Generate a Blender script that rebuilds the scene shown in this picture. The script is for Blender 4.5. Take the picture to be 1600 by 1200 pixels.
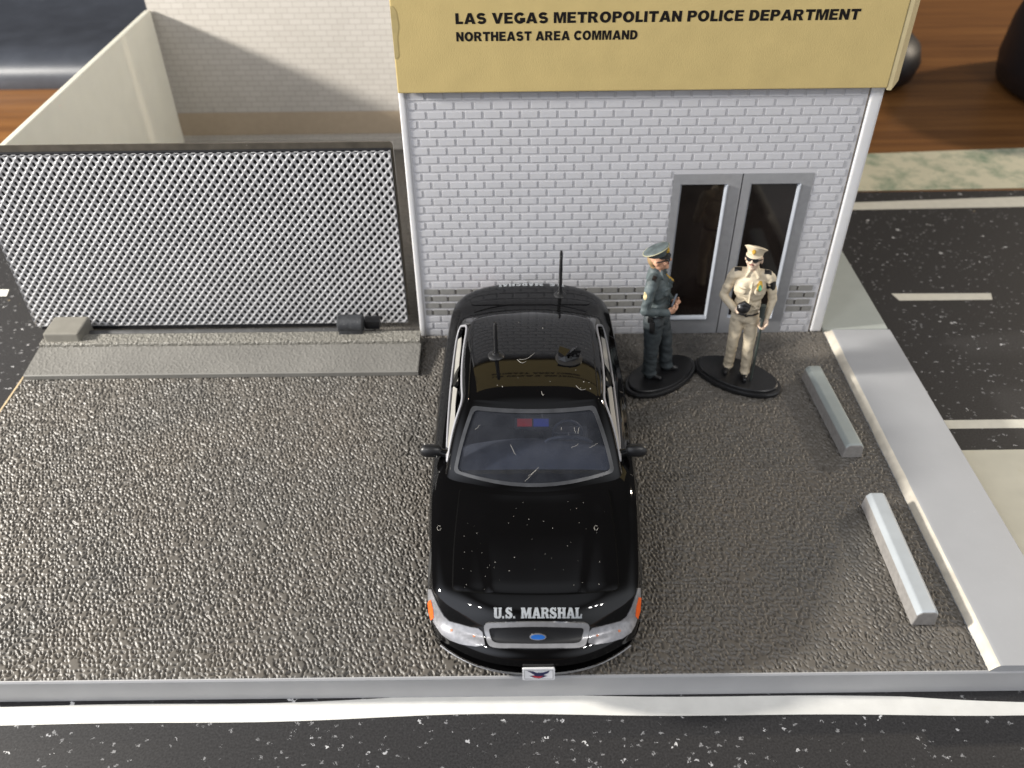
import bpy, bmesh, math, random
import numpy as np
from mathutils import Vector, Matrix, noise, geometry
from mathutils.bvhtree import BVHTree

random.seed(7)
S = bpy.context.scene
for o in list(bpy.data.objects):
    bpy.data.objects.remove(o)
COL = S.collection
R = math.radians

# ------------------------------------------------------------------ camera
CAM_POS = Vector((1.7896, -14.0258, 10.1863))
RT = Vector((0.99993769, -0.00686918, -0.0087989))
UP = Vector((0.01116, 0.63256577, 0.77442624))
FW = Vector((-0.000246, 0.774476, -0.632603))
FPX = 1349.9                                    # focal length in pixels of the 1600 px photograph
cam_d = bpy.data.cameras.new('camera')
cam = bpy.data.objects.new('camera', cam_d)
COL.objects.link(cam)
cam_d.sensor_width = 36.0
cam_d.lens = FPX / 1600 * 36
cam_d.clip_start = 0.1
cam_d.clip_end = 400
cam.matrix_world = Matrix(((RT.x, UP.x, -FW.x, CAM_POS.x), (RT.y, UP.y, -FW.y, CAM_POS.y),
                           (RT.z, UP.z, -FW.z, CAM_POS.z), (0, 0, 0, 1)))
cam_d.dof.use_dof = True
cam_d.dof.focus_distance = 12.6
cam_d.dof.aperture_fstop = 0.36
S.camera = cam

# ------------------------------------------------------------------ light
S.view_settings.view_transform = 'Standard'
S.view_settings.look = 'None'
S.view_settings.exposure = 0
S.view_settings.gamma = 1
S.view_settings.use_curve_mapping = False
W = bpy.data.worlds.new('World')
S.world = W
W.use_nodes = True
wt = W.node_tree
for n in list(wt.nodes):
    wt.nodes.remove(n)
w_out = wt.nodes.new('ShaderNodeOutputWorld')
w_bg = wt.nodes.new('ShaderNodeBackground')
w_tc = wt.nodes.new('ShaderNodeTexCoord')


def lobe(direction, lo, hi, color):
    """a soft bright patch of the room: windows behind the camera, the ceiling"""
    d = wt.nodes.new('ShaderNodeVectorMath'); d.operation = 'DOT_PRODUCT'
    d.inputs[1].default_value = Vector(direction).normalized()
    wt.links.new(w_tc.outputs['Generated'], d.inputs[0])
    r = wt.nodes.new('ShaderNodeMapRange'); r.interpolation_type = 'SMOOTHSTEP'
    r.inputs['From Min'].default_value = lo
    r.inputs['From Max'].default_value = hi
    wt.links.new(d.outputs['Value'], r.inputs['Value'])
    c = wt.nodes.new('ShaderNodeVectorMath'); c.operation = 'SCALE'
    c.inputs[0].default_value = color
    wt.links.new(r.outputs['Result'], c.inputs['Scale'])
    return c.outputs['Vector']


w_sum = None
for args in (((-0.78, -0.50, 0.38), 0.62, 0.97, (1.25, 1.32, 1.48)), ((0.80, -0.48, 0.36), 0.62, 0.97, (0.72, 0.75, 0.80)), ((0.05, 0.02, 1.0), 0.93, 0.998, (0.27, 0.285, 0.31)), ((0, 0, 1), -1.2, -1.1, (0.060, 0.058, 0.057))):
    v = lobe(*args)
    if w_sum is None:
        w_sum = v
    else:
        a = wt.nodes.new('ShaderNodeVectorMath'); a.operation = 'ADD'
        wt.links.new(w_sum, a.inputs[0]); wt.links.new(v, a.inputs[1])
        w_sum = a.outputs['Vector']
wt.links.new(w_sum, w_bg.inputs['Color'])
w_bg.inputs['Strength'].default_value = 1.0
wt.links.new(w_bg.outputs['Background'], w_out.inputs['Surface'])


def lamp(name, loc, target, power, size, color, kind='AREA'):
    d = bpy.data.lights.new(name, kind)
    d.energy = power
    d.color = color
    if kind == 'AREA':
        d.shape = 'DISK'
        d.size = size
    else:
        d.shadow_soft_size = size
    o = bpy.data.objects.new(name, d)
    COL.objects.link(o)
    o.location = loc
    o.rotation_euler = (Vector(target) - Vector(loc)).to_track_quat('-Z', 'Y').to_euler()
    return o


lamp('key_lamp', (-30, -5.0, 14.0), (1, -3, 0.5), 25500, 2.6, (1.0, 0.955, 0.88))            # low strong light from the left
for x, y in ((-20, -24), (-13.5, -24), (17.5, -24), (20.5, -23), (25, -24)):                     # small ceiling lamps behind the camera
    lamp('ceiling_lamp', (x, y, 34), (2, -5, 0), 1300, 1.3, (1.0, 0.97, 0.93))
lamp('room_lamp', (50, 23, 23), (20, 12, 0), 13000, 2.4, (1.0, 0.86, 0.68))

# ------------------------------------------------------------------ helpers

def tag(o, label=None, cat=None, group=None, kind=None):
    if label: o['label'] = label
    if cat: o['category'] = cat
    if group: o['group'] = group
    if kind: o['kind'] = kind
    return o


def thing(name, loc, label, cat, group=None):
    o = bpy.data.objects.new(name, None)
    o.empty_display_size = 0.3
    COL.objects.link(o)
    o.location = loc
    tag(o, label, cat, group)
    return o


def wloc(o):
    v = Vector(o.location)
    while o.parent:
        o = o.parent
        v = v + Vector(o.location)
    return v


def link_mesh(name, me, mats, parent=None, origin=None, smooth=None):
    """link a mesh given in world coordinates as one object, under its parent, origin moved to `origin`"""
    o = bpy.data.objects.new(name, me)
    COL.objects.link(o)
    if not isinstance(mats, (list, tuple)):
        mats = [mats]
    for m in mats:
        me.materials.append(m)
    if origin is None:
        if len(me.vertices):
            co = np.zeros(len(me.vertices) * 3)
            me.vertices.foreach_get('co', co)
            co = co.reshape(-1, 3)
            origin = (co.min(0) + co.max(0)) / 2
        else:
            origin = (0, 0, 0)
    origin = Vector(origin)
    me.transform(Matrix.Translation(-origin))
    if parent is not None:
        o.parent = parent
        o.location = origin - wloc(parent)
    else:
        o.location = origin
    if smooth is not None:
        for p in me.polygons:
            p.use_smooth = True
        if smooth < 179:
            me.set_sharp_from_angle(angle=R(smooth))
    return o


def build(name, bm, mats, parent=None, origin=None, smooth=None, recalc=True):
    if recalc:
        bmesh.ops.recalc_face_normals(bm, faces=bm.faces)
    me = bpy.data.meshes.new(name)
    bm.to_mesh(me)
    bm.free()
    return link_mesh(name, me, mats, parent, origin, smooth)


def from_data(name, vs, fs, mats, parent=None, origin=None, smooth=None):
    me = bpy.data.meshes.new(name)
    me.from_pydata([tuple(v) for v in vs], [], fs)
    me.validate()
    return link_mesh(name, me, mats, parent, origin, smooth)


def box(bm, x0, x1, y0, y1, z0, z1, bev=0.0, seg=2, mi=0):
    vs = [bm.verts.new((x, y, z)) for z in (z0, z1) for y in (y0, y1) for x in (x0, x1)]
    q = [(0, 2, 3, 1), (4, 5, 7, 6), (0, 1, 5, 4), (2, 6, 7, 3), (0, 4, 6, 2), (1, 3, 7, 5)]
    fs = [bm.faces.new([vs[i] for i in f]) for f in q]
    for f in fs:
        f.material_index = mi
    if bev:
        ed = list({e for f in fs for e in f.edges})
        r = bmesh.ops.bevel(bm, geom=ed, offset=bev, segments=seg, profile=0.6, affect='EDGES')
        for f in r['faces']:
            f.material_index = mi
    return vs


def tube(bm, pts, r, n=8, closed=False, caps=True, mi=0):
    """tube along points; r is a number or one radius per point"""
    pts = [Vector(p) for p in pts]
    m = len(pts)
    rr = r if isinstance(r, (list, tuple)) else [r] * m
    rings = []
    prev = None
    for i in range(m):
        if closed:
            t = pts[(i + 1) % m] - pts[i - 1]
        else:
            t = pts[min(i + 1, m - 1)] - pts[max(i - 1, 0)]
        if t.length < 1e-9:
            t = Vector((0, 0, 1))
        t.normalize()
        if prev is None:
            a = Vector((0, 0, 1)) if abs(t.z) < 0.9 else Vector((1, 0, 0))
            u = t.cross(a).normalized()
        else:
            u = (prev - t * prev.dot(t))
            u = u.normalized() if u.length > 1e-6 else t.orthogonal().normalized()
        prev = u
        v = t.cross(u)
        rings.append([bm.verts.new(pts[i] + (u * math.cos(2 * math.pi * k / n) + v * math.sin(2 * math.pi * k / n)) * rr[i]) for k in range(n)])
    for i in range(m if closed else m - 1):
        A, B = rings[i], rings[(i + 1) % m]
        for k in range(n):
            f = bm.faces.new((A[k], A[(k + 1) % n], B[(k + 1) % n], B[k]))
            f.material_index = mi
    if caps and not closed:
        bm.faces.new(rings[0][::-1]).material_index = mi
        bm.faces.new(rings[-1]).material_index = mi


def lathe(bm, prof, center, axis=(0, 0, 1), n=24, mi=0, sx=1, sy=1, rot=0):
    """surface of revolution; prof = [(r, h)...] along axis from center"""
    q = Vector((0, 0, 1)).rotation_difference(Vector(axis)).to_matrix()
    c = Vector(center)
    rings = []
    for r, h in prof:
        if r < 1e-6:
            rings.append([bm.verts.new(c + q @ Vector((0, 0, h)))])
        else:
            ring = []
            for k in range(n):
                a = 2 * math.pi * k / n
                x, y = r * math.cos(a) * sx, r * math.sin(a) * sy
                ring.append(bm.verts.new(c + q @ Vector((x * math.cos(rot) - y * math.sin(rot), x * math.sin(rot) + y * math.cos(rot), h))))
            rings.append(ring)
    for A, B in zip(rings, rings[1:]):
        if len(A) == 1 and len(B) == 1:
            continue
        for k in range(n):
            k2 = (k + 1) % n
            if len(A) == 1:
                f = bm.faces.new((A[0], B[k2], B[k]))
            elif len(B) == 1:
                f = bm.faces.new((A[k], A[k2], B[0]))
            else:
                f = bm.faces.new((A[k], A[k2], B[k2], B[k]))
            f.material_index = mi


def prism(bm, poly, axis, a0, a1, mi=0):
    """extrude a 2D polygon along an axis (0,1,2); poly holds the two other coordinates in order"""
    def P(p, a):
        c = [p[0], p[1]]
        c.insert(axis, a)
        return bm.verts.new(c)
    A = [P(p, a0) for p in poly]
    B = [P(p, a1) for p in poly]
    n = len(poly)
    fs = [bm.faces.new(A[::-1]), bm.faces.new(B)]
    for i in range(n):
        fs.append(bm.faces.new((A[i], A[(i + 1) % n], B[(i + 1) % n], B[i])))
    for f in fs:
        f.material_index = mi
    return fs


def rounded(poly, r, n=5):
    """round the corners of a 2D polygon; r is one radius or a list"""
    out = []
    m = len(poly)
    for i in range(m):
        ri = r[i] if isinstance(r, (list, tuple)) else r
        p0, p, p1 = Vector(poly[i - 1]), Vector(poly[i]), Vector(poly[(i + 1) % m])
        d0, d1 = (p0 - p), (p1 - p)
        k0 = min(ri, d0.length * 0.49)
        k1 = min(ri, d1.length * 0.49)
        a, b = p + d0.normalized() * k0, p + d1.normalized() * k1
        for j in range(n + 1):
            t = j / n
            out.append(tuple(a * (1 - t) ** 2 + p * 2 * t * (1 - t) + b * t * t))
    return out


def densify(poly, step):
    out = []
    m = len(poly)
    for i in range(m):
        a, b = Vector(poly[i]), Vector(poly[(i + 1) % m])
        k = max(1, int((b - a).length / step))
        for j in range(k):
            out.append(tuple(a.lerp(b, j / k)))
    return out


def inside(p, poly):
    x, y = p
    c = False
    j = len(poly) - 1
    for i in range(len(poly)):
        xi, yi = poly[i]
        xj, yj = poly[j]
        if (yi > y) != (yj > y) and x < (xj - xi) * (y - yi) / (yj - yi) + xi:
            c = not c
        j = i
    return c


def fill(poly, step, holes=()):
    """triangulate a 2D polygon (with holes) with interior points -> (points, faces)"""
    loops = [densify(poly, step)] + [densify(h, step) for h in holes]
    pts, edges = [], []
    for lp in loops:
        b = len(pts)
        pts += [Vector(p) for p in lp]
        edges += [(b + i, b + (i + 1) % len(lp)) for i in range(len(lp))]
    xs = [p[0] for p in loops[0]]
    ys = [p[1] for p in loops[0]]
    x = min(xs) + step / 2
    while x < max(xs):
        y = min(ys) + step / 2
        while y < max(ys):
            if inside((x, y), loops[0]) and not any(inside((x, y), h) for h in loops[1:]):
                pts.append(Vector((x, y)))
            y += step
        x += step
    r = geometry.delaunay_2d_cdt(pts, edges, [], 0, 1e-6)
    v2, f2 = r[0], r[2]
    keep = []
    for f in f2:
        c = sum((v2[i] for i in f), Vector((0, 0))) / len(f)
        if inside(c, loops[0]) and not any(inside(c, h) for h in loops[1:]):
            keep.append(tuple(f))
    return [tuple(v) for v in v2], keep


def evaluated(o):
    dg = bpy.context.evaluated_depsgraph_get()
    me = bpy.data.meshes.new_from_object(o.evaluated_get(dg), depsgraph=dg)
    return me


def boolean(me, cutters, op='DIFFERENCE'):
    """me, cutters: meshes in world coordinates -> new mesh"""
    o = bpy.data.objects.new('tmp', me)
    COL.objects.link(o)
    cs = []
    for c in cutters:
        co = bpy.data.objects.new('tmpc', c)
        COL.objects.link(co)
        cs.append(co)
        m = o.modifiers.new('b', 'BOOLEAN')
        m.object = co
        m.operation = op
        m.solver = 'EXACT'
    r = evaluated(o)
    for x in [o] + cs:
        bpy.data.objects.remove(x)
    return r


def bm_mesh(bm):
    bmesh.ops.recalc_face_normals(bm, faces=bm.faces)
    me = bpy.data.meshes.new('tmp')
    bm.to_mesh(me)
    bm.free()
    return me


def text_mesh(body, size, offset, spacing=1.0, sx=1.0, shear=0.0):
    cu = bpy.data.curves.new('t', 'FONT')
    cu.body = body
    cu.size = size
    cu.offset = offset
    cu.space_character = spacing
    cu.shear = shear
    cu.resolution_u = 4
    o = bpy.data.objects.new('t', cu)
    COL.objects.link(o)
    bpy.context.view_layer.update()
    me = evaluated(o)
    bpy.data.objects.remove(o)
    return me


# ------------------------------------------------------------------ materials

def lin(r, g, b):
    f = lambda c: (c / 255 / 12.92) if c / 255 <= 0.04045 else ((c / 255 + 0.055) / 1.055) ** 2.4
    return (f(r), f(g), f(b), 1)


def new_mat(name):
    m = bpy.data.materials.new(name)
    m.use_nodes = True
    nt = m.node_tree
    return m, nt, nt.nodes['Principled BSDF']


def mat(name, col, rough=0.5, metal=0.0, var=0.08, vscale=6.0, bump=0.0, bscale=20.0, coat=0.0, spec=0.5, dust=0.0, dscale=9.0, dcol=(0.5, 0.49, 0.47, 1), dlo=0.60, dhi=0.78, sss=0.0, rvar=0.0, bcol=None):
    """principled material with broad tone variation, optional relief, optional dust specks"""
    m, nt, b = new_mat(name)
    if len(col) == 3:
        col = (*col, 1)
    N, L = nt.nodes.new, nt.links.new
    tc = N('ShaderNodeTexCoord')
    nz = N('ShaderNodeTexNoise')
    nz.inputs['Scale'].default_value = vscale
    nz.inputs['Detail'].default_value = 5
    L(tc.outputs['Object'], nz.inputs['Vector'])
    mx = N('ShaderNodeMix')
    mx.data_type = 'RGBA'
    mx.inputs['A'].default_value = tuple(c * (1 - var) for c in col[:3]) + (1,)
    mx.inputs['B'].default_value = tuple(min(1, c * (1 + var)) for c in col[:3]) + (1,)
    if bcol:
        mx.inputs['B'].default_value = (*bcol, 1)
    mr = N('ShaderNodeMapRange')
    mr.inputs['From Min'].default_value = 0.3
    mr.inputs['From Max'].default_value = 0.7
    L(nz.outputs['Fac'], mr.inputs['Value'])
    L(mr.outputs['Result'], mx.inputs['Factor'])
    out = mx.outputs['Result']
    if dust > 0:
        n2 = N('ShaderNodeTexNoise')
        n2.inputs['Scale'].default_value = dscale
        n2.inputs['Detail'].default_value = 8
        n2.inputs['Roughness'].default_value = 0.7
        L(tc.outputs['Object'], n2.inputs['Vector'])
        r2 = N('ShaderNodeMapRange')
        r2.inputs['From Min'].default_value = dlo
        r2.inputs['From Max'].default_value = dhi
        r2.inputs['To Max'].default_value = dust
        L(n2.outputs['Fac'], r2.inputs['Value'])
        m2 = N('ShaderNodeMix')
        m2.data_type = 'RGBA'
        L(r2.outputs['Result'], m2.inputs['Factor'])
        L(out, m2.inputs['A'])
        m2.inputs['B'].default_value = dcol
        out = m2.outputs['Result']
    L(out, b.inputs['Base Color'])
    b.inputs['Roughness'].default_value = rough
    if rvar:
        r3 = N('ShaderNodeMapRange')
        r3.inputs['To Min'].default_value = rough - rvar
        r3.inputs['To Max'].default_value = rough + rvar
        L(nz.outputs['Fac'], r3.inputs['Value'])
        L(r3.outputs['Result'], b.inputs['Roughness'])
    b.inputs['Metallic'].default_value = metal
    b.inputs['Specular IOR Level'].default_value = spec
    b.inputs['Coat Weight'].default_value = coat
    b.inputs['Coat Roughness'].default_value = 0.02
    if sss:
        b.inputs['Subsurface Weight'].default_value = sss
        b.inputs['Subsurface Radius'].default_value = (1.0, 0.9, 0.7)
        b.inputs['Subsurface Scale'].default_value = 0.05
    if bump:
        n3 = N('ShaderNodeTexNoise')
        n3.inputs['Scale'].default_value = bscale
        n3.inputs['Detail'].default_value = 4
        L(tc.outputs['Object'], n3.inputs['Vector'])
        bp = N('ShaderNodeBump')
        bp.inputs['Strength'].default_value = 1
        bp.inputs['Distance'].default_value = bump
        L(n3.outputs['Fac'], bp.inputs['Height'])
        L(bp.outputs['Normal'], b.inputs['Normal'])
    return m


def wrinkle_mat(name, col, scale=8.5, depth=0.03, rough=0.42, tint=None, spec=0.5):
    """moulded plastic asphalt: a wormy raised grain"""
    m, nt, b = new_mat(name)
    N, L = nt.nodes.new, nt.links.new
    tc = N('ShaderNodeTexCoord')
    wn = N('ShaderNodeTexNoise')
    wn.inputs['Scale'].default_value = scale * 0.9
    wn.inputs['Detail'].default_value = 2
    L(tc.outputs['Object'], wn.inputs['Vector'])
    sub = N('ShaderNodeVectorMath'); sub.operation = 'MULTIPLY_ADD'
    L(wn.outputs['Color'], sub.inputs[0])
    sub.inputs[1].default_value = (0.12, 0.12, 0)
    L(tc.outputs['Object'], sub.inputs[2])
    vo = N('ShaderNodeTexVoronoi')
    vo.feature = 'SMOOTH_F1'
    vo.inputs['Scale'].default_value = scale
    vo.inputs['Smoothness'].default_value = 0.25
    L(sub.outputs['Vector'], vo.inputs['Vector'])
    nz = N('ShaderNodeTexNoise')
    nz.inputs['Scale'].default_value = scale * 1.6
    nz.inputs['Detail'].default_value = 3
    nz.inputs['Distortion'].default_value = 0.7
    L(tc.outputs['Object'], nz.inputs['Vector'])
    r1 = N('ShaderNodeMapRange')
    r1.interpolation_type = 'SMOOTHSTEP'
    r1.inputs['From Min'].default_value = 0.62
    r1.inputs['From Max'].default_value = 0.15
    L(vo.outputs['Distance'], r1.inputs['Value'])
    r2 = N('ShaderNodeMapRange')
    r2.interpolation_type = 'SMOOTHSTEP'
    r2.inputs['From Min'].default_value = 0.36
    r2.inputs['From Max'].default_value = 0.62
    L(nz.outputs['Fac'], r2.inputs['Value'])
    ad = N('ShaderNodeMath'); ad.operation = 'ADD'
    L(r1.outputs['Result'], ad.inputs[0])
    L(r2.outputs['Result'], ad.inputs[1])
    bp = N('ShaderNodeBump')
    bp.inputs['Distance'].default_value = depth
    L(ad.outputs['Value'], bp.inputs['Height'])
    L(bp.outputs['Normal'], b.inputs['Normal'])
    big = N('ShaderNodeTexNoise')
    big.inputs['Scale'].default_value = 0.45
    big.inputs['Detail'].default_value = 3
    L(tc.outputs['Object'], big.inputs['Vector'])
    mx = N('ShaderNodeMix'); mx.data_type = 'RGBA'
    mr = N('ShaderNodeMapRange')
    mr.inputs['From Min'].default_value = 0.42
    mr.inputs['From Max'].default_value = 0.68
    L(big.outputs['Fac'], mr.inputs['Value'])
    L(mr.outputs['Result'], mx.inputs['Factor'])
    mx.inputs['A'].default_value = (*col[:3], 1)
    mx.inputs['B'].default_value = tint or tuple(c * 1.15 for c in col[:3]) + (1,)
    # fine dust specks
    sp = N('ShaderNodeTexNoise')
    sp.inputs['Scale'].default_value = 26
    sp.inputs['Detail'].default_value = 6
    sp.inputs['Roughness'].default_value = 0.75
    L(tc.outputs['Object'], sp.inputs['Vector'])
    sr = N('ShaderNodeMapRange')
    sr.inputs['From Min'].default_value = 0.66
    sr.inputs['From Max'].default_value = 0.76
    sr.inputs['To Max'].default_value = 0.45
    L(sp.outputs['Fac'], sr.inputs['Value'])
    m2 = N('ShaderNodeMix'); m2.data_type = 'RGBA'
    L(sr.outputs['Result'], m2.inputs['Factor'])
    L(mx.outputs['Result'], m2.inputs['A'])
    m2.inputs['B'].default_value = (0.32, 0.31, 0.29, 1)
    L(m2.outputs['Result'], b.inputs['Base Color'])
    b.inputs['Roughness'].default_value = rough
    b.inputs['Specular IOR Level'].default_value = spec
    return m


def asphalt_print():
    """printed paper asphalt: dark grey with scattered pale flecks of uneven shape"""
    m, nt, b = new_mat('printed_asphalt')
    N, L = nt.nodes.new, nt.links.new
    tc = N('ShaderNodeTexCoord')
    base = N('ShaderNodeTexNoise')
    base.inputs['Scale'].default_value = 34
    base.inputs['Detail'].default_value = 8
    base.inputs['Roughness'].default_value = 0.7
    L(tc.outputs['Object'], base.inputs['Vector'])
    ramp = N('ShaderNodeValToRGB')
    ramp.color_ramp.elements[0].position = 0.3
    ramp.color_ramp.elements[0].color = (0.009, 0.0087, 0.0093, 1)
    ramp.color_ramp.elements[1].position = 0.75
    ramp.color_ramp.elements[1].color = (0.050, 0.0485, 0.050, 1)
    L(base.outputs['Fac'], ramp.inputs['Fac'])
    out = ramp.outputs['Color']
    for sc, th, prob, warp, colr in ((3.6, 0.085, 0.74, 0.20, (0.55, 0.55, 0.55, 1)), (7.0, 0.085, 0.48, 0.13, (0.42, 0.42, 0.43, 1)), (11.0, 0.12, 0.42, 0.10, (0.22, 0.22, 0.225, 1)), (2.2, 0.035, 0.8, 0.14, (0.45, 0.36, 0.22, 1))):
        wn = N('ShaderNodeTexNoise')
        wn.inputs['Scale'].default_value = sc * 3.4
        wn.inputs['Detail'].default_value = 3
        L(tc.outputs['Object'], wn.inputs['Vector'])
        wa = N('ShaderNodeVectorMath'); wa.operation = 'MULTIPLY_ADD'
        L(wn.outputs['Color'], wa.inputs[0])
        wa.inputs[1].default_value = (warp * 1.6, warp, 0)
        L(tc.outputs['Object'], wa.inputs[2])
        vo = N('ShaderNodeTexVoronoi')
        vo.inputs['Scale'].default_value = sc
        L(wa.outputs['Vector'], vo.inputs['Vector'])
        se = N('ShaderNodeSeparateColor')
        L(vo.outputs['Color'], se.inputs['Color'])
        lt = N('ShaderNodeMath'); lt.operation = 'GREATER_THAN'
        L(se.outputs[0], lt.inputs[0])
        lt.inputs[1].default_value = prob - 0.2
        # the size of a fleck follows its cell
        sz = N('ShaderNodeMath'); sz.operation = 'MULTIPLY'
        L(se.outputs[1], sz.inputs[0]); sz.inputs[1].default_value = th * 2.0
        d = N('ShaderNodeMath'); d.operation = 'LESS_THAN'
        L(vo.outputs['Distance'], d.inputs[0])
        L(sz.outputs['Value'], d.inputs[1])
        mu = N('ShaderNodeMath'); mu.operation = 'MULTIPLY'
        L(lt.outputs['Value'], mu.inputs[0])
        L(d.outputs['Value'], mu.inputs[1])
        mx = N('ShaderNodeMix'); mx.data_type = 'RGBA'
        L(mu.outputs['Value'], mx.inputs['Factor'])
        L(out, mx.inputs['A'])
        mx.inputs['B'].default_value = colr
        out = mx.outputs['Result']
    L(out, b.inputs['Base Color'])
    b.inputs['Roughness'].default_value = 0.6
    b.inputs['Specular IOR Level'].default_value = 0.3
    return m


def wood_mat():
    m, nt, b = new_mat('desk_wood')
    N, L = nt.nodes.new, nt.links.new
    tc = N('ShaderNodeTexCoord')
    mp = N('ShaderNodeMapping')
    mp.inputs['Scale'].default_value = (0.07, 1.5, 1)
    L(tc.outputs['Object'], mp.inputs['Vector'])
    nz = N('ShaderNodeTexNoise')
    nz.inputs['Scale'].default_value = 1.1
    nz.inputs['Detail'].default_value = 8
    nz.inputs['Roughness'].default_value = 0.62
    nz.inputs['Distortion'].default_value = 0.3
    L(mp.outputs['Vector'], nz.inputs['Vector'])
    r = N('ShaderNodeValToRGB')
    r.color_ramp.elements[0].position = 0.30
    r.color_ramp.elements[0].color = (0.125, 0.052, 0.017, 1)
    r.color_ramp.elements[1].position = 0.72
    r.color_ramp.elements[1].color = (0.29, 0.132, 0.040, 1)
    e = r.color_ramp.elements.new(0.5)
    e.color = (0.205, 0.088, 0.026, 1)
    L(nz.outputs['Fac'], r.inputs['Fac'])
    L(r.outputs['Color'], b.inputs['Base Color'])
    b.inputs['Roughness'].default_value = 0.38
    return m


def printed_brick():
    """paper brick print: cream bricks with thin grey outlines"""
    m, nt, b = new_mat('printed_brick')
    N, L = nt.nodes.new, nt.links.new
    tc = N('ShaderNodeTexCoord')
    mp = N('ShaderNodeMapping')
    mp.inputs['Rotation'].default_value = (R(90), 0, 0)
    L(tc.outputs['Object'], mp.inputs['Vector'])
    sx = N('ShaderNodeSeparateXYZ')
    L(tc.outputs['Object'], sx.inputs['Vector'])
    cx = N('ShaderNodeCombineXYZ')
    L(sx.outputs['X'], cx.inputs['X'])
    L(sx.outputs['Z'], cx.inputs['Y'])
    bk = N('ShaderNodeTexBrick')
    bk.offset = 0.5
    bk.inputs['Scale'].default_value = 1.0
    bk.inputs['Brick Width'].default_value = 0.305
    bk.inputs['Row Height'].default_value = 0.142
    bk.inputs['Mortar Size'].default_value = 0.011
    bk.inputs['Mortar Smooth'].default_value = 0.5
    bk.inputs['Color1'].default_value = (0.41, 0.385, 0.35, 1)
    bk.inputs['Color2'].default_value = (0.44, 0.415, 0.38, 1)
    bk.inputs['Mortar'].default_value = (0.325, 0.30, 0.27, 1)
    L(cx.outputs['Vector'], bk.inputs['Vector'])
    L(bk.outputs['Color'], b.inputs['Base Color'])
    b.inputs['Roughness'].default_value = 0.6
    b.inputs['Specular IOR Level'].default_value = 0.25
    return m


M_FLOOR = wrinkle_mat('moulded_asphalt', (0.125, 0.115, 0.100), scale=11.5, depth=0.026, tint=(0.140, 0.120, 0.098, 1))
M_FLOORP = M_FLOOR
M_FLOOR = mat('pitted_asphalt_plastic', (0.116, 0.109, 0.098), 0.46, var=0.10, vscale=0.55, spec=0.5, bcol=(0.124, 0.110, 0.093), dust=0.5, dscale=22, dcol=(0.33, 0.32, 0.30, 1), dlo=0.62, dhi=0.76, bump=0.0022, bscale=28)
M_RAMP = wrinkle_mat('moulded_ramp', (0.20, 0.19, 0.165), scale=13, depth=0.016)
M_ASPH = asphalt_print()
M_WOOD = wood_mat()
M_PBRICK = printed_brick()
M_PAINT = mat('white_road_paint', (0.72, 0.71, 0.67), 0.6, var=0.06, vscale=3, dust=0.25, dscale=5, dcol=(0.55, 0.5, 0.36, 1))
M_CREAMLINE = mat('cream_road_paint', (0.62, 0.60, 0.52), 0.6, var=0.05)
M_BRICK = mat('white_brick_plastic', (0.56, 0.56, 0.58), 0.34, var=0.03, vscale=2, sss=0.15)
M_GBRICK = mat('grey_brick_paint', (0.235, 0.232, 0.222), 0.5, var=0.08, vscale=14)
M_BRICKPAN = mat('white_wall_plastic', (0.525, 0.525, 0.545), 0.4, var=0.03, vscale=2)
M_JOINT = mat('dark_joint_paint', (0.07, 0.066, 0.058), 0.6)
M_GJOINT = mat('grey_joint_paint', (0.36, 0.355, 0.34), 0.5, var=0.08)
M_SHELL = mat('white_shell_plastic', (0.68, 0.68, 0.69), 0.35, var=0.02, sss=0.2)
M_CREAM = mat('cream_wall_plastic', (0.70, 0.68, 0.585), 0.5, var=0.03, vscale=2, sss=0.2, dust=0.1, dscale=4, dcol=(0.5, 0.48, 0.42, 1))
def translucent(m, col, k):
    nt = m.node_tree
    out, b = nt.nodes['Material Output'], nt.nodes['Principled BSDF']
    tl = nt.nodes.new('ShaderNodeBsdfTranslucent')
    tl.inputs['Color'].default_value = (*col, 1)
    mx = nt.nodes.new('ShaderNodeMixShader')
    mx.inputs['Fac'].default_value = k
    nt.links.new(b.outputs['BSDF'], mx.inputs[1]); nt.links.new(tl.outputs['BSDF'], mx.inputs[2])
    nt.links.new(mx.outputs['Shader'], out.inputs['Surface'])


translucent(M_CREAM, (0.66, 0.64, 0.58), 0.14)
M_TAN = mat('tan_band_paint', (0.36, 0.29, 0.21), 0.6, var=0.04)
M_CURB = mat('grey_curb_plastic', (0.365, 0.372, 0.385), 0.42, var=0.04, vscale=1.2, dust=0.25, dscale=14, dcol=(0.6, 0.6, 0.58, 1))
M_CURBEDGE = mat('lit_cream_curb_edge', (0.62, 0.57, 0.48), 0.6, var=0.14, vscale=5)  # light falling on the cream inner bevel is put into this paler colour
M_CURBSHADE = mat('shade_tinted_curb_plastic', (0.36, 0.385, 0.36), 0.5, var=0.04, vscale=2)  # the building's greenish shade is put into this curb colour
M_BASEEDGE = mat('base_edge_plastic', (0.42, 0.42, 0.425), 0.45, var=0.05, vscale=1.5)
M_TANEDGE = mat('bare_base_edge', (0.46, 0.36, 0.22), 0.6, var=0.1)
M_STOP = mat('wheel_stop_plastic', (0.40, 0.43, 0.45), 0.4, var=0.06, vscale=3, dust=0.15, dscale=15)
M_STOPSHADE = mat('shade_darkened_stop_plastic', (0.30, 0.33, 0.32), 0.45, var=0.06, vscale=3, dust=0.15, dscale=15)  # darker copy of the wheel stop plastic, standing in for shade
M_STOPSIDE = mat('wheel_stop_side', (0.27, 0.255, 0.24), 0.55, var=0.15, vscale=12)
M_SIGN = mat('yellow_sign_card', (0.545, 0.425, 0.185), 0.55, var=0.045, vscale=2.2, bump=0.003, bscale=60, spec=0.3, dust=0.10, dscale=3, dcol=(0.45, 0.36, 0.16, 1))
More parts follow.
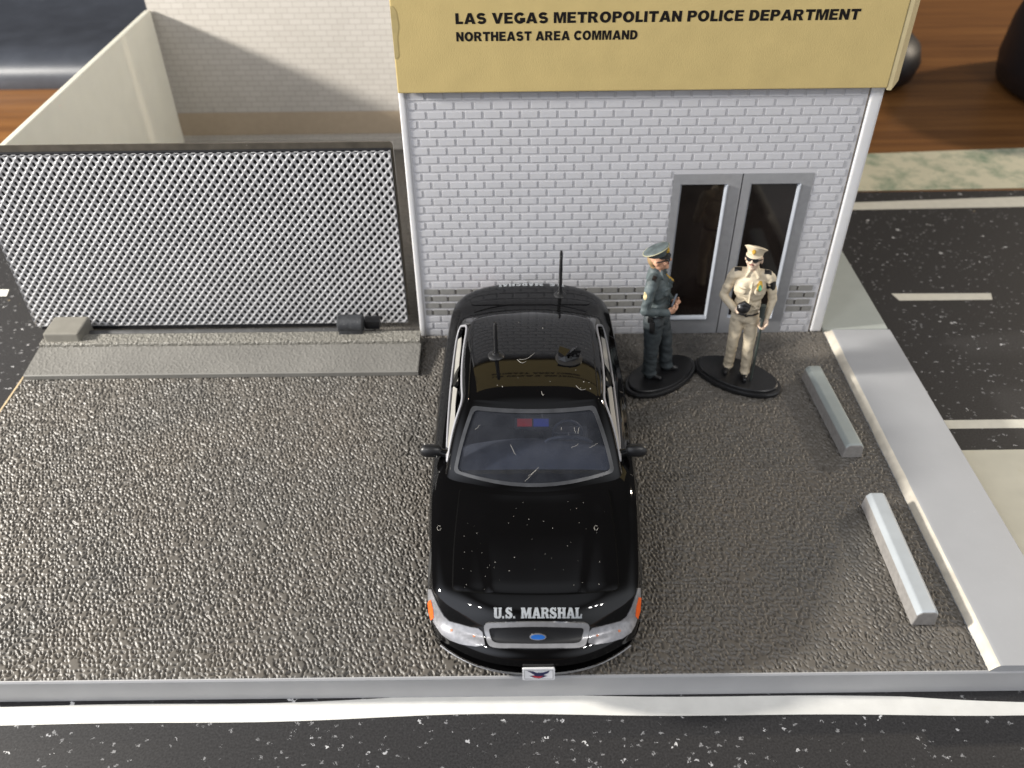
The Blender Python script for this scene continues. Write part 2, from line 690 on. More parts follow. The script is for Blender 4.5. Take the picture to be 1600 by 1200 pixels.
M_SIGNEDGE = mat('pale_sign_flap', (0.50, 0.42, 0.24), 0.6, var=0.05)
M_STAIN = mat('sign_peel_stain', (0.43, 0.34, 0.15), 0.6, var=0.1)
M_INK = mat('black_ink', (0.010, 0.0085, 0.0085), 0.6, var=0.2, spec=0.15)
M_DFRAME = mat('door_frame_silver', (0.33, 0.335, 0.35), 0.38, metal=0.25, var=0.06, vscale=9, dust=0.12, dscale=20)
M_DEDGE = mat('door_frame_bright_edge', (0.40, 0.425, 0.47), 0.3, metal=0.2, var=0.05)
M_DGLASS = mat('dark_door_glass', (0.010, 0.007, 0.006), 0.06, var=0.3, vscale=1.2)
M_MESH = mat('silver_mesh_paint', (0.42, 0.42, 0.43), 0.46, metal=0.15, var=0.1, vscale=1.5)
M_GSHEET = mat('dusty_smoked_sheet', (0.072, 0.063, 0.050), 0.35, var=0.25, vscale=4, dust=0.7, dscale=18, dcol=(0.4, 0.38, 0.33, 1), dlo=0.66, dhi=0.74)
M_GATEBLK = mat('black_gate_plastic', (0.012, 0.012, 0.014), 0.4, var=0.2, dust=0.2, dscale=30)
M_ROLL = mat('dusty_black_roller', (0.030, 0.032, 0.036), 0.55, var=0.3, vscale=14, dust=0.5, dscale=22, bump=0.01, bscale=30)
M_TRACK = mat('dusty_track', (0.055, 0.055, 0.056), 0.5, var=0.25, vscale=5, dust=0.35, dscale=20)
M_BLOCK = mat('grey_gate_block', (0.19, 0.18, 0.155), 0.5, var=0.08, vscale=4, dust=0.15)
M_KEYB = mat('dusty_grey_plastic', (0.045, 0.050, 0.062), 0.42, var=0.15, vscale=1.2, dust=0.35, dscale=3.5, dcol=(0.2, 0.21, 0.23, 1), bump=0.004, bscale=40)
M_KEYD = mat('dark_key_plastic', (0.012, 0.012, 0.014), 0.5)
M_BLACKOBJ = mat('soft_black_plastic', (0.010, 0.0085, 0.010), 0.5, var=0.2)
M_PAPER = mat('aged_cream_paper', (0.60, 0.575, 0.47), 0.7, var=0.08, vscale=1.4, dust=0.3, dscale=2.2, dcol=(0.5, 0.45, 0.26, 1))
M_GRASSP = mat('green_blotched_paper', (0.60, 0.57, 0.42), 0.7, var=0.05, vscale=1.2, dust=0.85, dscale=0.75, dcol=(0.10, 0.20, 0.13, 1), dlo=0.47, dhi=0.66)
# car
M_BLACK = mat('gloss_black_paint', (0.0020, 0.0019, 0.0021), 0.04, var=0.2, vscale=1, spec=0.55, dust=0.0)
M_GAP = mat('black_shut_line', (0.001, 0.001, 0.001), 0.7, var=0.1, spec=0.1)
M_SATIN = mat('satin_black_plastic', (0.012, 0.012, 0.013), 0.38, var=0.2)
M_INTER = mat('dark_car_interior', (0.014, 0.014, 0.017), 0.6, var=0.2)
M_WHEEL = mat('grey_steering_plastic', (0.075, 0.077, 0.085), 0.35)
M_DASH = mat('dark_blue_dash', (0.052, 0.055, 0.063), 0.55, var=0.2, vscale=3)
M_TRIM = mat('grey_window_trim', (0.30, 0.30, 0.32), 0.35, var=0.06)
M_SILL = mat('pale_window_sill', (0.40, 0.385, 0.35), 0.5, var=0.05)
M_CHROME = mat('dull_silver_trim', (0.36, 0.36, 0.37), 0.32, metal=0.6, var=0.1, vscale=10)
M_LAMP = mat('silvered_headlamp', (0.27, 0.27, 0.285), 0.3, metal=0.3, var=0.22, vscale=15, coat=0.6)
M_ORANGE = mat('orange_marker_lens', (0.85, 0.13, 0.015), 0.3, var=0.06)
M_ORANGEDOT = mat('orange_bulb_spot', (0.55, 0.17, 0.07), 0.4)
M_GRILLE = mat('black_grille', (0.008, 0.008, 0.009), 0.4)
M_BLUE = mat('blue_oval_badge', (0.02, 0.12, 0.42), 0.3, var=0.1)
M_LETTER = mat('silver_white_letters', (0.60, 0.63, 0.66), 0.4, var=0.06)
M_PLATE = mat('white_plate', (0.74, 0.74, 0.75), 0.45, var=0.03)
M_NAVY = mat('navy_print', (0.025, 0.028, 0.08), 0.5)
M_REDP = mat('red_print', (0.42, 0.03, 0.04), 0.5)
M_TYRE = mat('black_tyre', (0.010, 0.010, 0.010), 0.6)
M_RIM = mat('black_rim', (0.05, 0.05, 0.052), 0.35, metal=0.5)
M_GASKET = mat('grey_glass_edge', (0.045, 0.047, 0.052), 0.3, var=0.3, vscale=5)
M_REDL = mat('red_lamp_lens', (0.30, 0.012, 0.014), 0.3)
M_BLUEL = mat('blue_lamp_lens', (0.018, 0.035, 0.22), 0.3)
M_TAILL = mat('red_tail_lens', (0.25, 0.01, 0.01), 0.2)
M_FLUFF = mat('pale_lint', (0.45, 0.43, 0.39), 0.7)


def glass_mat():
    m, nt, b = new_mat('dusty_windshield')
    N, L = nt.nodes.new, nt.links.new
    out = nt.nodes['Material Output']
    tr = N('ShaderNodeBsdfTransparent')
    tr.inputs['Color'].default_value = (0.80, 0.83, 0.90, 1)
    b.inputs['Base Color'].default_value = (0.10, 0.105, 0.12, 1)
    b.inputs['Roughness'].default_value = 0.08
    tc = N('ShaderNodeTexCoord')
    nz = N('ShaderNodeTexNoise')
    nz.inputs['Scale'].default_value = 2.2
    nz.inputs['Detail'].default_value = 8
    nz.inputs['Roughness'].default_value = 0.65
    L(tc.outputs['Object'], nz.inputs['Vector'])
    mr = N('ShaderNodeMapRange')
    mr.inputs['From Min'].default_value = 0.3
    mr.inputs['From Max'].default_value = 0.75
    mr.inputs['To Min'].default_value = 0.08
    mr.inputs['To Max'].default_value = 0.22
    L(nz.outputs['Fac'], mr.inputs['Value'])
    mx = N('ShaderNodeMixShader')
    L(mr.outputs['Result'], mx.inputs['Fac'])
    L(tr.outputs['BSDF'], mx.inputs[1])
    L(b.outputs['BSDF'], mx.inputs[2])
    L(mx.outputs['Shader'], out.inputs['Surface'])
    return m


M_GLASS = glass_mat()

# ------------------------------------------------------------------ the desk and the printed road sheets
DZ = -0.475
bm = bmesh.new()
box(bm, -70, 70, -40, 60, DZ - 2, DZ)
tag(build('desk', bm, M_WOOD, origin=(0, 0, DZ)), kind='structure')


def sheet(name, poly, z, th, m, label, cat, wob=0.0):
    pts, fs = fill(poly, 0.6)
    bm = bmesh.new()
    vs = [bm.verts.new((p[0], p[1], z + wob * noise.noise(Vector((p[0] * 0.25, p[1] * 0.5, 3))))) for p in pts]
    for f in fs:
        bm.faces.new([vs[i] for i in f])
    bmesh.ops.recalc_face_normals(bm, faces=bm.faces)
    for f in bm.faces:
        if f.normal.z < 0:
            f.normal_flip()
    r = bmesh.ops.extrude_face_region(bm, geom=list(bm.faces))
    for v in [g for g in r['geom'] if isinstance(g, bmesh.types.BMVert)]:
        v.co.z -= th
    o = build(name, bm, m, origin=(sum(p[0] for p in poly) / len(poly), sum(p[1] for p in poly) / len(poly), z))
    if label:
        tag(o, label, cat)
    return o


def strip(name, poly, z, m, parent, step=0.5):
    """a painted marking: a thin sheet lying on the print"""
    pts, fs = fill(poly, step)
    o = from_data(name, [(p[0], p[1], z) for p in pts], fs, m, parent)
    bmf = bmesh.new(); bmf.from_mesh(o.data)
    for f in bmf.faces:
        f.normal_update()
        if f.normal.z < 0:
            f.normal_flip()
    bmf.to_mesh(o.data); bmf.free()
    return o


ZM = -0.462
front_mat = sheet('road_mat', [(-22, -22), (24, -22), (24, -7.0), (-22, -7.0)], ZM, 0.008, M_ASPH,
                  'speckled asphalt print mat with long white edge line in front of the grey lot', 'road mat')
top, bot = [], []
for i in range(70):
    x = -14 + i * 0.5
    w = 0.05 * math.sin(x * 0.55 + 0.6) + 0.025 * math.sin(x * 1.3)
    top.append((x, -7.69 + w * 0.9 - (0.10 if x > 7 else 0) * min(1, (x - 7) / 2 if x > 7 else 0)))
    bot.append((x, -7.965 + w * 0.75))
strip('edge_line', bot + top[::-1], ZM + 0.004, M_PAINT, front_mat, 0.3)
left_mat = sheet('road_mat', [(-30, -7.02), (-4, -7.02), (-4, 9.0), (-30, 9.0)], ZM - 0.001, 0.008, M_ASPH,
                 'speckled asphalt print mat at the far left behind the mesh gate edge', 'road mat')
for x0 in (-11.75, -16.0):
    strip('lane_dash', [(x0, 2.33), (x0 + 2.2, 2.33), (x0 + 2.14, 2.60), (x0, 2.60)], ZM + 0.003, M_PAINT, left_mat)
right_mat = sheet('road_mat', [(6, -3.1), (30, -3.1), (30, 6.95), (6, 6.9)], ZM - 0.001, 0.008, M_ASPH,
                  'dark asphalt print mat with a dashed line to the right of the white building', 'road mat')
strip('edge_line', [(6, 5.85), (30, 6.2), (30, 6.62), (15.2, 6.54), (11, 6.33), (6, 6.15)], ZM + 0.003, M_CREAMLINE, right_mat)
for x0 in (10.22, 14.4, 18.6):
    strip('lane_dash', [(x0, 2.03), (x0 + 0.08, 1.75), (x0 + 2.12, 1.745), (x0 + 2.2, 2.0)], ZM + 0.003, M_CREAMLINE, right_mat)
strip('edge_line', [(6, -2.42), (30, -2.42), (30, -2.17), (6, -2.19)], ZM + 0.003, M_CREAMLINE, right_mat)
sheet('paper_strip', [(5, 6.87), (34, 7.3), (34, 9.9), (20, 9.72), (12, 9.26), (5, 9.2)], ZM + 0.006, 0.012, M_GRASSP,
      'cream paper strip with faded green blotches between the right road and the bare wood', 'paper strip')
sheet('paper_sheet', [(6, -7.05), (30, -7.05), (30, -2.96), (6, -2.99)], ZM + 0.003, 0.008, M_PAPER,
      'aged cream paper sheet on the right beyond the pale curb', 'paper sheet')

# ------------------------------------------------------------------ diorama base
XL, XC, XO, YF = -7.47, 8.0, 9.32, -7.64
base = thing('diorama_base', (0, 0, DZ), 'grey textured parking lot base with a pale raised curb along its right side', 'diorama base')
bm = bmesh.new()
box(bm, XL, XC + 0.02, YF + 0.012, 9.4, DZ + 0.004, -0.045)
build('base_plate', bm, M_FLOORP, base)


def pitted(x0, x1, y0, y1, z, dx, dy, sp, depth, seed, ln=0.040, wd=0.0165):
    """moulded grain: thousands of short slanting pits pressed into a flat skin"""
    rg = np.random.default_rng(seed)
    nx, ny = int((x1 - x0) / dx) + 1, int((y1 - y0) / dy) + 1
    X = np.linspace(x0, x1, nx); Y = np.linspace(y0, y1, ny)
    H = np.zeros((ny, nx))
    sy = sp * 1.18
    for j, cy in enumerate(np.arange(y0, y1, sy)):
        for cx in np.arange(x0 + (j % 2) * sp / 2, x1, sp):
            px, py = cx + rg.normal(0, sp * 0.20), cy + rg.normal(0, sy * 0.20)
            if rg.random() < 0.06: continue
            a = math.radians(-58) + rg.normal(0, 0.55)
            l, w, d = ln * rg.uniform(0.5, 1.55), wd * rg.uniform(0.8, 1.35), depth * rg.uniform(0.55, 1.25)
            r = l + 2.2 * w
            i0, i1 = np.searchsorted(X, px - r), np.searchsorted(X, px + r)
            j0, j1 = np.searchsorted(Y, py - r), np.searchsorted(Y, py + r)
            if i1 <= i0 or j1 <= j0: continue
            gx, gy = np.meshgrid(X[i0:i1] - px, Y[j0:j1] - py)
            u, v = gx * math.cos(a) + gy * math.sin(a), -gx * math.sin(a) + gy * math.cos(a)
            v = v + 6.0 * rg.normal(0, 1) * u * u
            q = np.sqrt(np.maximum(0, np.abs(u) - l) ** 2 + v * v) / w
            h = -d * np.exp(-(q * 0.85) ** 2.4)
            H[j0:j1, i0:i1] = np.minimum(H[j0:j1, i0:i1], h)
    H += 0.004 * np.sin(X[None, :] * 1.1 + np.sin(Y[:, None] * 0.9) * 2) * 0
    gx, gy = np.meshgrid(X, Y)
    co = np.stack([gx, gy, z + H], -1).reshape(-1, 3).astype(np.float32)
    idx = np.arange(nx * ny).reshape(ny, nx)
    q = np.stack([idx[:-1, :-1], idx[:-1, 1:], idx[1:, 1:], idx[1:, :-1]], -1).reshape(-1, 4)
    me = bpy.data.meshes.new('pits')
    me.vertices.add(len(co)); me.vertices.foreach_set('co', co.reshape(-1))
    me.loops.add(q.size); me.loops.foreach_set('vertex_index', q.reshape(-1).astype(np.int32))
    me.polygons.add(len(q)); me.polygons.foreach_set('loop_start', np.arange(0, q.size, 4, dtype=np.int32))
    me.update(calc_edges=True)
    me.polygons.foreach_set('use_smooth', np.ones(len(q), dtype=bool))
    return me


link_mesh('lot_surface', pitted(XL, XC + 0.02, YF + 0.012, 0.3, 0.0, 0.0096, 0.0112, 0.059, 0.029, 3, 0.019, 0.0110), M_FLOOR, base)
bm = bmesh.new()
box(bm, XL, XC + 0.02, 0.301, 9.4, -0.044, -0.001)
build('yard_surface', bm, M_FLOORP, base)
# front lip of the base
bm = bmesh.new()
prism(bm, [(YF + 0.012, DZ + 0.004), (YF - 0.02, DZ + 0.02), (YF - 0.02, -0.03), (YF - 0.004, -0.006), (YF + 0.012, -0.006)], 0, XL, XO)
build('front_edge', bm, M_BASEEDGE, base)
bm = bmesh.new()
box(bm, XL - 0.04, XL - 0.002, YF - 0.02, 9.4, DZ + 0.01, -0.008)
build('side_edge', bm, M_TANEDGE, base)
# right curb: rounded bar along the lot, its inner bevel coloured pale cream as if lit
prof = [(XO, DZ + 0.01), (XO, 0.08), (XO - 0.03, 0.112), (XC + 0.19, 0.125), (XC + 0.145, 0.118), (XC + 0.105, 0.095), (XC + 0.035, 0.0), (XC + 0.022, DZ + 0.01)]


def curb_y(y):
    return y


bm = bmesh.new()
rows = []
N_ = 90
for i in range(N_ + 1):
    y = YF - 0.005 + (0.0 - YF - 0.02) * i / N_
    k = 1.0
    tail = (-0.025 - y)
    if tail < 0.12:
        k = math.sqrt(max(0, 1 - ((0.12 - tail) / 0.12) ** 2)) * 0.9 + 0.1
    dip = 0.0
    if -1.35 < y < -1.0:                               # a little notch across the curb
        dip = 0.0
    row = []
    for j, (x, z) in enumerate(prof):
        zz = z if z <= 0 else z * k
        xx = x
        if j in (4, 5, 6, 7):
            xx = x + 0.012 * noise.noise(Vector((1, y * 2.3, j))) + dip
        row.append(bm.verts.new((xx, y, zz)))
    rows.append(row)
for a, b_ in zip(rows, rows[1:]):
    for j in range(len(prof)):
        f = bm.faces.new((a[j], a[(j + 1) % len(prof)], b_[(j + 1) % len(prof)], b_[j]))
        f.material_index = 1 if j in (4, 5) else 0
bm.faces.new(rows[0]); bm.faces.new(rows[-1][::-1])
build('side_curb', bm, [M_CURB, M_CURBEDGE], base, smooth=40)
bm = bmesh.new()
box(bm, XC + 0.022, XO, 0.004, 9.4, DZ + 0.006, 0.05, 0.02)  # set lower than the side curb so the shade edge breaks sharply here
build('rear_curb', bm, M_CURBSHADE, base)
# wheel stops
def wheel_stop(x, y0, y1, m, label, lean):
    root = thing('wheel_stop', (x, (y0 + y1) / 2, 0), label, 'wheel stop', 'wheel stops along the right curb')
    bm = bmesh.new()
    h, w = 0.30, 0.17
    A = [(-w, 0.002), (-w + 0.02, h * 0.78), (-w * 0.55, h), (w * 0.62, h), (w - 0.015, h * 0.80), (w, 0.002)]
    rows = []
    for y, k in ((y0, 0.93), (y0 + 0.035, 1.0), (y1 - 0.035, 1.0), (y1, 0.93)):
        s = (y - (y0 + y1) / 2)
        rows.append([bm.verts.new((x + px * (k if pz > 0.1 else 1) + lean * s, y, pz * (k if pz > 0.1 else 1))) for px, pz in A])
    for a, b_ in zip(rows, rows[1:]):
        for j in range(len(A)):
            f = bm.faces.new((a[j], a[(j + 1) % len(A)], b_[(j + 1) % len(A)], b_[j]))
            f.material_index = 1 if j == 0 else 0
    bm.faces.new(rows[0]).material_index = 1
    bm.faces.new(rows[-1][::-1])
    o = build('stop_body', bm, [m, M_STOPSIDE], root)
    md = o.modifiers.new('bevel', 'BEVEL'); md.width = 0.018; md.segments = 3
    return root


wheel_stop(7.42, -3.62, -1.46, M_STOPSHADE, 'grey-green wheel stop nearer to the building, shade put into its darker colour', -0.05)
wheel_stop(7.44, -6.93, -4.68, M_STOP, 'pale grey wheel stop nearer to the camera, brightly lit', 0.01)

# ------------------------------------------------------------------ white station building
bld = thing('police_station', (4, 4.4, 0), 'white brick toy police station with double glass doors behind the black car', 'building')
DX0, DX1, DH = 4.67, 7.13, 3.43
bm = bmesh.new()
box(bm, 0.02, DX0 - 0.003, 0.0, 0.16, 0.002, 7.6)
box(bm, DX1 + 0.003, 7.72, 0.0, 0.16, 0.002, 7.6)
box(bm, DX0 - 0.003, DX1 + 0.003, 0.0, 0.16, DH + 0.003, 7.6)
build('front_wall', bm, M_BRICKPAN, bld)
PZ, PX, Z0 = 0.159, 0.3136, 0.03


def brick_rows(bm, mi_of):
    for r in range(31):
        z = Z0 + r * PZ
        off = 0.115 if r % 2 == 0 else 0.115 + PX / 2 - PX
        k = 0
        while True:
            x0 = off + k * PX
            x1 = x0 + PX - 0.044
            k += 1
            if x0 > 7.68:
                break
            segs = [(max(x0, 0.115), min(x1, 7.665))]
            if z < DH + 0.0:
                new = []
                for a, b_ in segs:
                    if a < DX0 - 0.02:
                        new.append((a, min(b_, DX0 - 0.02)))
                    if b_ > DX1 + 0.02:
                        new.append((max(a, DX1 + 0.02), b_))
                segs = new
            for a, b_ in segs:
                if b_ - a > 0.04:
                    mi = mi_of(r)
                    if mi is not None:
                        j = 0.003 * random.random()
                        box(bm, a, b_, -0.008 - 0.5 * j, 0.0, z, z + PZ - 0.038, 0.0065, 2)


bm = bmesh.new()
brick_rows(bm, lambda r: 0 if not 3 <= r <= 6 else None)
build('brick_relief', bm, M_BRICK, bld)
bm = bmesh.new()
brick_rows(bm, lambda r: 0 if 3 <= r <= 6 else None)
zg0, zg1 = Z0 + 3 * PZ - 0.03, Z0 + 7 * PZ - 0.03
o = build('grey_brick_band', bm, M_GBRICK, bld)
o['label'] = 'band of grey painted bricks low on the wall'
bm = bmesh.new()
for k_ in range(3, 7):                                  # the dark upright joints of the painted band
    off = 0.115 if k_ % 2 == 0 else 0.115 + PX / 2 - PX
    z = Z0 + k_ * PZ
    k = 0
    while True:
        x1 = off + k * PX - 0.036
        k += 1
        if x1 > 7.6: break
        if x1 < 0.2 or DX0 - 0.05 < x1 < DX1 + 0.04: continue
        box(bm, x1, x1 + 0.036, -0.005, -0.0, z + 0.004, z + PZ - 0.058)
build('brick_joints', bm, M_JOINT, bld)
# left corner bead, right corner bead
bm = bmesh.new()
box(bm, -0.03, 0.075, -0.028, 0.2, 0.002, 7.58, 0.025, 3)
build('corner_bead', bm, M_SHELL, bld, smooth=40)
bm = bmesh.new()
box(bm, 7.755, 7.975, -0.02, 0.16, 0.002, 7.58, 0.05, 4)
build('corner_bead', bm, M_SHELL, bld, smooth=40)
bm = bmesh.new()
box(bm, 7.722, 7.752, 0.03, 0.16, 0.002, 7.58)
build('corner_seam', bm, M_TAN, bld)
bm = bmesh.new()
box(bm, -0.03, 0.10, 0.205, 8.78, 0.002, 7.58)
build('side_wall', bm, M_SHELL, bld)
bm = bmesh.new()
box(bm, 7.84, 7.972, 0.165, 8.78, 0.002, 7.58)
build('side_wall', bm, M_SHELL, bld)
bm = bmesh.new()
box(bm, -0.02, 7.96, 0.02, 8.78, 7.603, 7.70)
build('roof', bm, M_SHELL, bld)


# doors
def door(xa, xb, gx0, gx1, hinge):
    gz0, gz1 = 0.37, 3.24
    fy = -0.012
    bm = bmesh.new()
    P = [(xa, 0.004), (xb, 0.004), (xb, DH), (xa, DH)]
    I = [(gx0, gz0), (gx1, gz0), (gx1, gz1), (gx0, gz1)]
    J = [(gx0 + 0.035, gz0 + 0.035), (gx1 - 0.035, gz0 + 0.035), (gx1 - 0.035, gz1 - 0.035), (gx0 + 0.035, gz1 - 0.035)]
    vp = [bm.verts.new((x, fy, z)) for x, z in P]
    vi = [bm.verts.new((x, fy, z)) for x, z in I]
    vj = [bm.verts.new((x, fy + 0.05, z)) for x, z in J]
    vb = [bm.verts.new((x, 0.12, z)) for x, z in P]
    for i in range(4):
        j = (i + 1) % 4
        bm.faces.new((vp[i], vp[j], vi[j], vi[i]))
        f = bm.faces.new((vi[i], vi[j], vj[j], vj[i]))
        f.material_index = 1
        bm.faces.new((vp[j], vp[i], vb[i], vb[j]))
    d = build('door', bm, [M_DFRAME, M_DEDGE], bld)
    bm = bmesh.new()
    x0, x1, z0, z1 = gx0 + 0.03, gx1 - 0.03, gz0 + 0.03, gz1 - 0.03
    box(bm, x0, x1, fy + 0.05, fy + 0.07, z0, z1)
    build('door_pane', bm, M_DGLASS, d)
    # raised bright bead on the right and bottom of the opening
    bm = bmesh.new()
    tube(bm, [(gx1 + 0.0, fy - 0.012, gz1 - 0.02), (gx1 + 0.0, fy - 0.012, gz0 - 0.012), (gx0 + 0.1, fy - 0.012, gz0 - 0.012)], 0.022, 8)
    build('door_bead', bm, M_DEDGE, d, smooth=60)
    return d


door(DX0, 5.872, 4.80, 5.63, 0)
door(5.893, DX1, 6.04, 6.92, 1)
bm = bmesh.new()
box(bm, DX0, DX1, 0.08, 0.13, 0.002, DH)
build('door_jamb', bm, M_INTER, bld)

# ------------------------------------------------------------------ yellow sign card
sign = thing('sign_card', (4, -0.1, 5), 'yellow card sign with black police department lettering fixed over the wall top', 'sign')
bm = bmesh.new()
box(bm, -0.02, 7.95, -0.125, -0.045, 4.965, 7.8, 0.02, 2)
build('sign_panel', bm, M_SIGN, sign)
bm = bmesh.new()
prism(bm, [(7.953, -0.12), (8.02, -0.125), (8.29, 0.30), (8.235, 0.33), (7.953, 0.02)], 2, 4.93, 7.8)
build('sign_flap', bm, M_SIGNEDGE, sign)
bm = bmesh.new()
prism(bm, rounded([(-0.015, 6.35), (0.07, 6.27), (0.09, 6.0), (0.05, 5.86), (0.055, 5.55), (-0.015, 5.5)], 0.06, 4), 1, -0.1285, -0.126)
build('peeled_patch', bm, M_STAIN, sign)


def arc(cx, cy, rx, ry, a0, a1, n=18):
    return [(cx + rx * math.cos(R(a0 + (a1 - a0) * k / n)), cy + ry * math.sin(R(a0 + (a1 - a0) * k / n))) for k in range(n + 1)]


def stroke(pts, hw):
    L_, R2 = [], []
    for i, p in enumerate(pts):
        a, b_ = Vector(pts[max(i - 1, 0)]), Vector(pts[min(i + 1, len(pts) - 1)])
        d = (b_ - a).normalized()
        n = Vector((-d.y, d.x)) * hw
        L_.append((p[0] + n.x, p[1] + n.y)); R2.append((p[0] - n.x, p[1] - n.y))
    return L_ + R2[::-1]


WIDE = {
    'L': [[(0, 0), (0, 10), (3, 10), (3, 2.4), (6.9, 2.4), (6.9, 0)]],
    'A': [[(0, 0), (3.6, 10), (6.9, 10), (10.5, 0), (7.3, 0), (6.8, 1.7), (3.7, 1.7), (3.2, 0)], [(4.4, 3.9), (6.1, 3.9), (5.25, 7)]],
    'V': [[(0, 10), (3.3, 10), (5.2, 3.4), (7.1, 10), (10.3, 10), (6.8, 0), (3.6, 0)]],
    'E': [[(0, 0), (0, 10), (7.7, 10), (7.7, 7.8), (3, 7.8), (3, 6.25), (7.2, 6.25), (7.2, 4.1), (3, 4.1), (3, 2.3), (7.9, 2.3), (7.9, 0)]],
    'T': [[(0, 10), (8.8, 10), (8.8, 7.5), (5.9, 7.5), (5.9, 0), (2.9, 0), (2.9, 7.5), (0, 7.5)]],
    'I': [[(0, 0), (0, 10), (3, 10), (3, 0)]],
    'N': [[(0, 0), (0, 10), (2.8, 10), (6.1, 4.7), (6.1, 10), (8.9, 10), (8.9, 0), (6.1, 0), (2.8, 5.3), (2.8, 0)]],
    'M': [[(0, 0), (0, 10), (4, 10), (5.6, 4), (7.2, 10), (11.2, 10), (11.2, 0), (8.6, 0), (8.6, 7.4), (6.7, 0), (4.5, 0), (2.6, 7.4), (2.6, 0)]],
    'H': [[(0, 0), (0, 10), (3, 10), (3, 6.4), (6, 6.4), (6, 10), (9, 10), (9, 0), (6, 0), (6, 3.9), (3, 3.9), (3, 0)]],
    'P': [[(0, 0), (0, 10)] + arc(5.2, 6.85, 3.3, 3.15, 90, -90) + [(3, 3.7), (3, 0)], [(3, 7.9)] + arc(4.4, 6.85, 1.1, 1.05, 90, -90, 8) + [(3, 5.8)]],
    'R': [[(0, 0), (0, 10)] + arc(5.4, 7.15, 3.3, 2.85, 90, -62) + [(7.6, 3.4), (9.5, 0), (6.0, 0), (4.7, 3.0), (3.8, 3.9), (3, 3.9), (3, 0)], [(3, 8.0)] + arc(4.6, 6.95, 1.1, 1.05, 90, -90, 8) + [(3, 5.9)]],
    'D': [[(0, 0), (0, 10)] + arc(4.2, 5, 4.8, 5, 90, -90), [(3, 7.7)] + arc(3.9, 5, 1.9, 2.7, 90, -90, 10) + [(3, 2.3)]],
    'O': [arc(5.2, 5, 5.2, 5.2, 0, 350, 35), arc(5.2, 5, 2.1, 2.8, 0, 345, 23)],
    'C': [stroke(arc(5.1, 5, 3.75, 3.85, 38, 322, 30), 1.4)],
    'G': [stroke(arc(5.1, 5, 3.75, 3.85, 40, 315, 30) + [(8.4, 3.0)], 1.4), ],
    'S': [stroke(arc(4.3, 6.97, 2.9, 1.82, 22, 270, 20) + arc(4.4, 3.1, 3.05, 2.03, 92, -155, 20)[1:], 1.32)],
}
WADV = {c: max(p[0] for p in g[0]) + (0.9 if c in 'AVTLP' else 1.15) for c, g in WIDE.items()}
WADV[' '] = 4.0


def sign_line(body, x0, x1, z0, h):
    gl, x = [], 0
    for ch in body:
        if ch in WIDE:
            gl.append([[(a + x, b) for a, b in lp] for lp in WIDE[ch]])
            if ch == 'G':
                gl.append([[(5.2 + x, 2.6), (5.2 + x, 5.2), (10.0 + x, 5.2), (10.0 + x, 1.3), (7.3 + x, 0.9), (7.3 + x, 2.6)]])
        x += WADV[ch]
    w = x - 1
    bm = bmesh.new()
    for i, lps in enumerate(gl):
        pts, f = fill(lps[0], 2.5, lps[1:])
        d = -0.1270 - 0.0004 * (i % 2)
        vs = [bm.verts.new((x0 + p[0] / w * (x1 - x0), d, z0 + p[1] / 10 * h)) for p in pts]
        for q in f:
            bm.faces.new([vs[k] for k in q])
    bm.normal_update()
    for f in bm.faces:
        if f.normal.y > 0: f.normal_flip()
    build('sign_lettering', bm, M_INK, sign, recalc=False)


sign_line('LAS VEGAS METROPOLITAN POLICE DEPARTMENT', 0.975, 7.225, 6.043, 0.163)
sign_line('NORTHEAST AREA COMMAND', 0.975, 3.812, 5.782, 0.143)

# ------------------------------------------------------------------ yard walls
bm = bmesh.new()
box(bm, -7.32, -0.04, 8.9, 9.02, 0.32, 8.2)
rear = thing('rear_wall', (-3.6, 8.9, 0), 'tall cream wall printed with thin-lined bricks behind the yard, brown band at its foot', 'wall')
build('brick_print', bm, M_PBRICK, rear, origin=(-7.3, 8.9, 1.11))
bm = bmesh.new()
box(bm, -7.32, -0.04, 8.885, 8.897, 0.47, 1.10)
build('brown_band', bm, M_TAN, rear)
bm = bmesh.new()
box(bm, -7.32, -0.04, 8.87, 9.02, 0.003, 0.315)
build('wall_foot', bm, M_PBRICK, rear)

bm = bmesh.new()
prism(bm, rounded([(0.45, 0.003), (8.70, 0.003), (8.86, 0.35), (8.86, 3.80), (0.45, 3.80)], [0.05, 0.3, 0.3, 0.06, 0.06], 4), 0, -7.36, -7.22)
o = build('side_yard_wall', bm, M_CREAM, origin=(-7.29, 4.6, 0))
md = o.modifiers.new('bevel', 'BEVEL'); md.width = 0.02; md.segments = 2; md.limit_method = 'ANGLE'
tag(o, 'plain cream plastic yard wall standing at the left behind the mesh gate', 'wall')

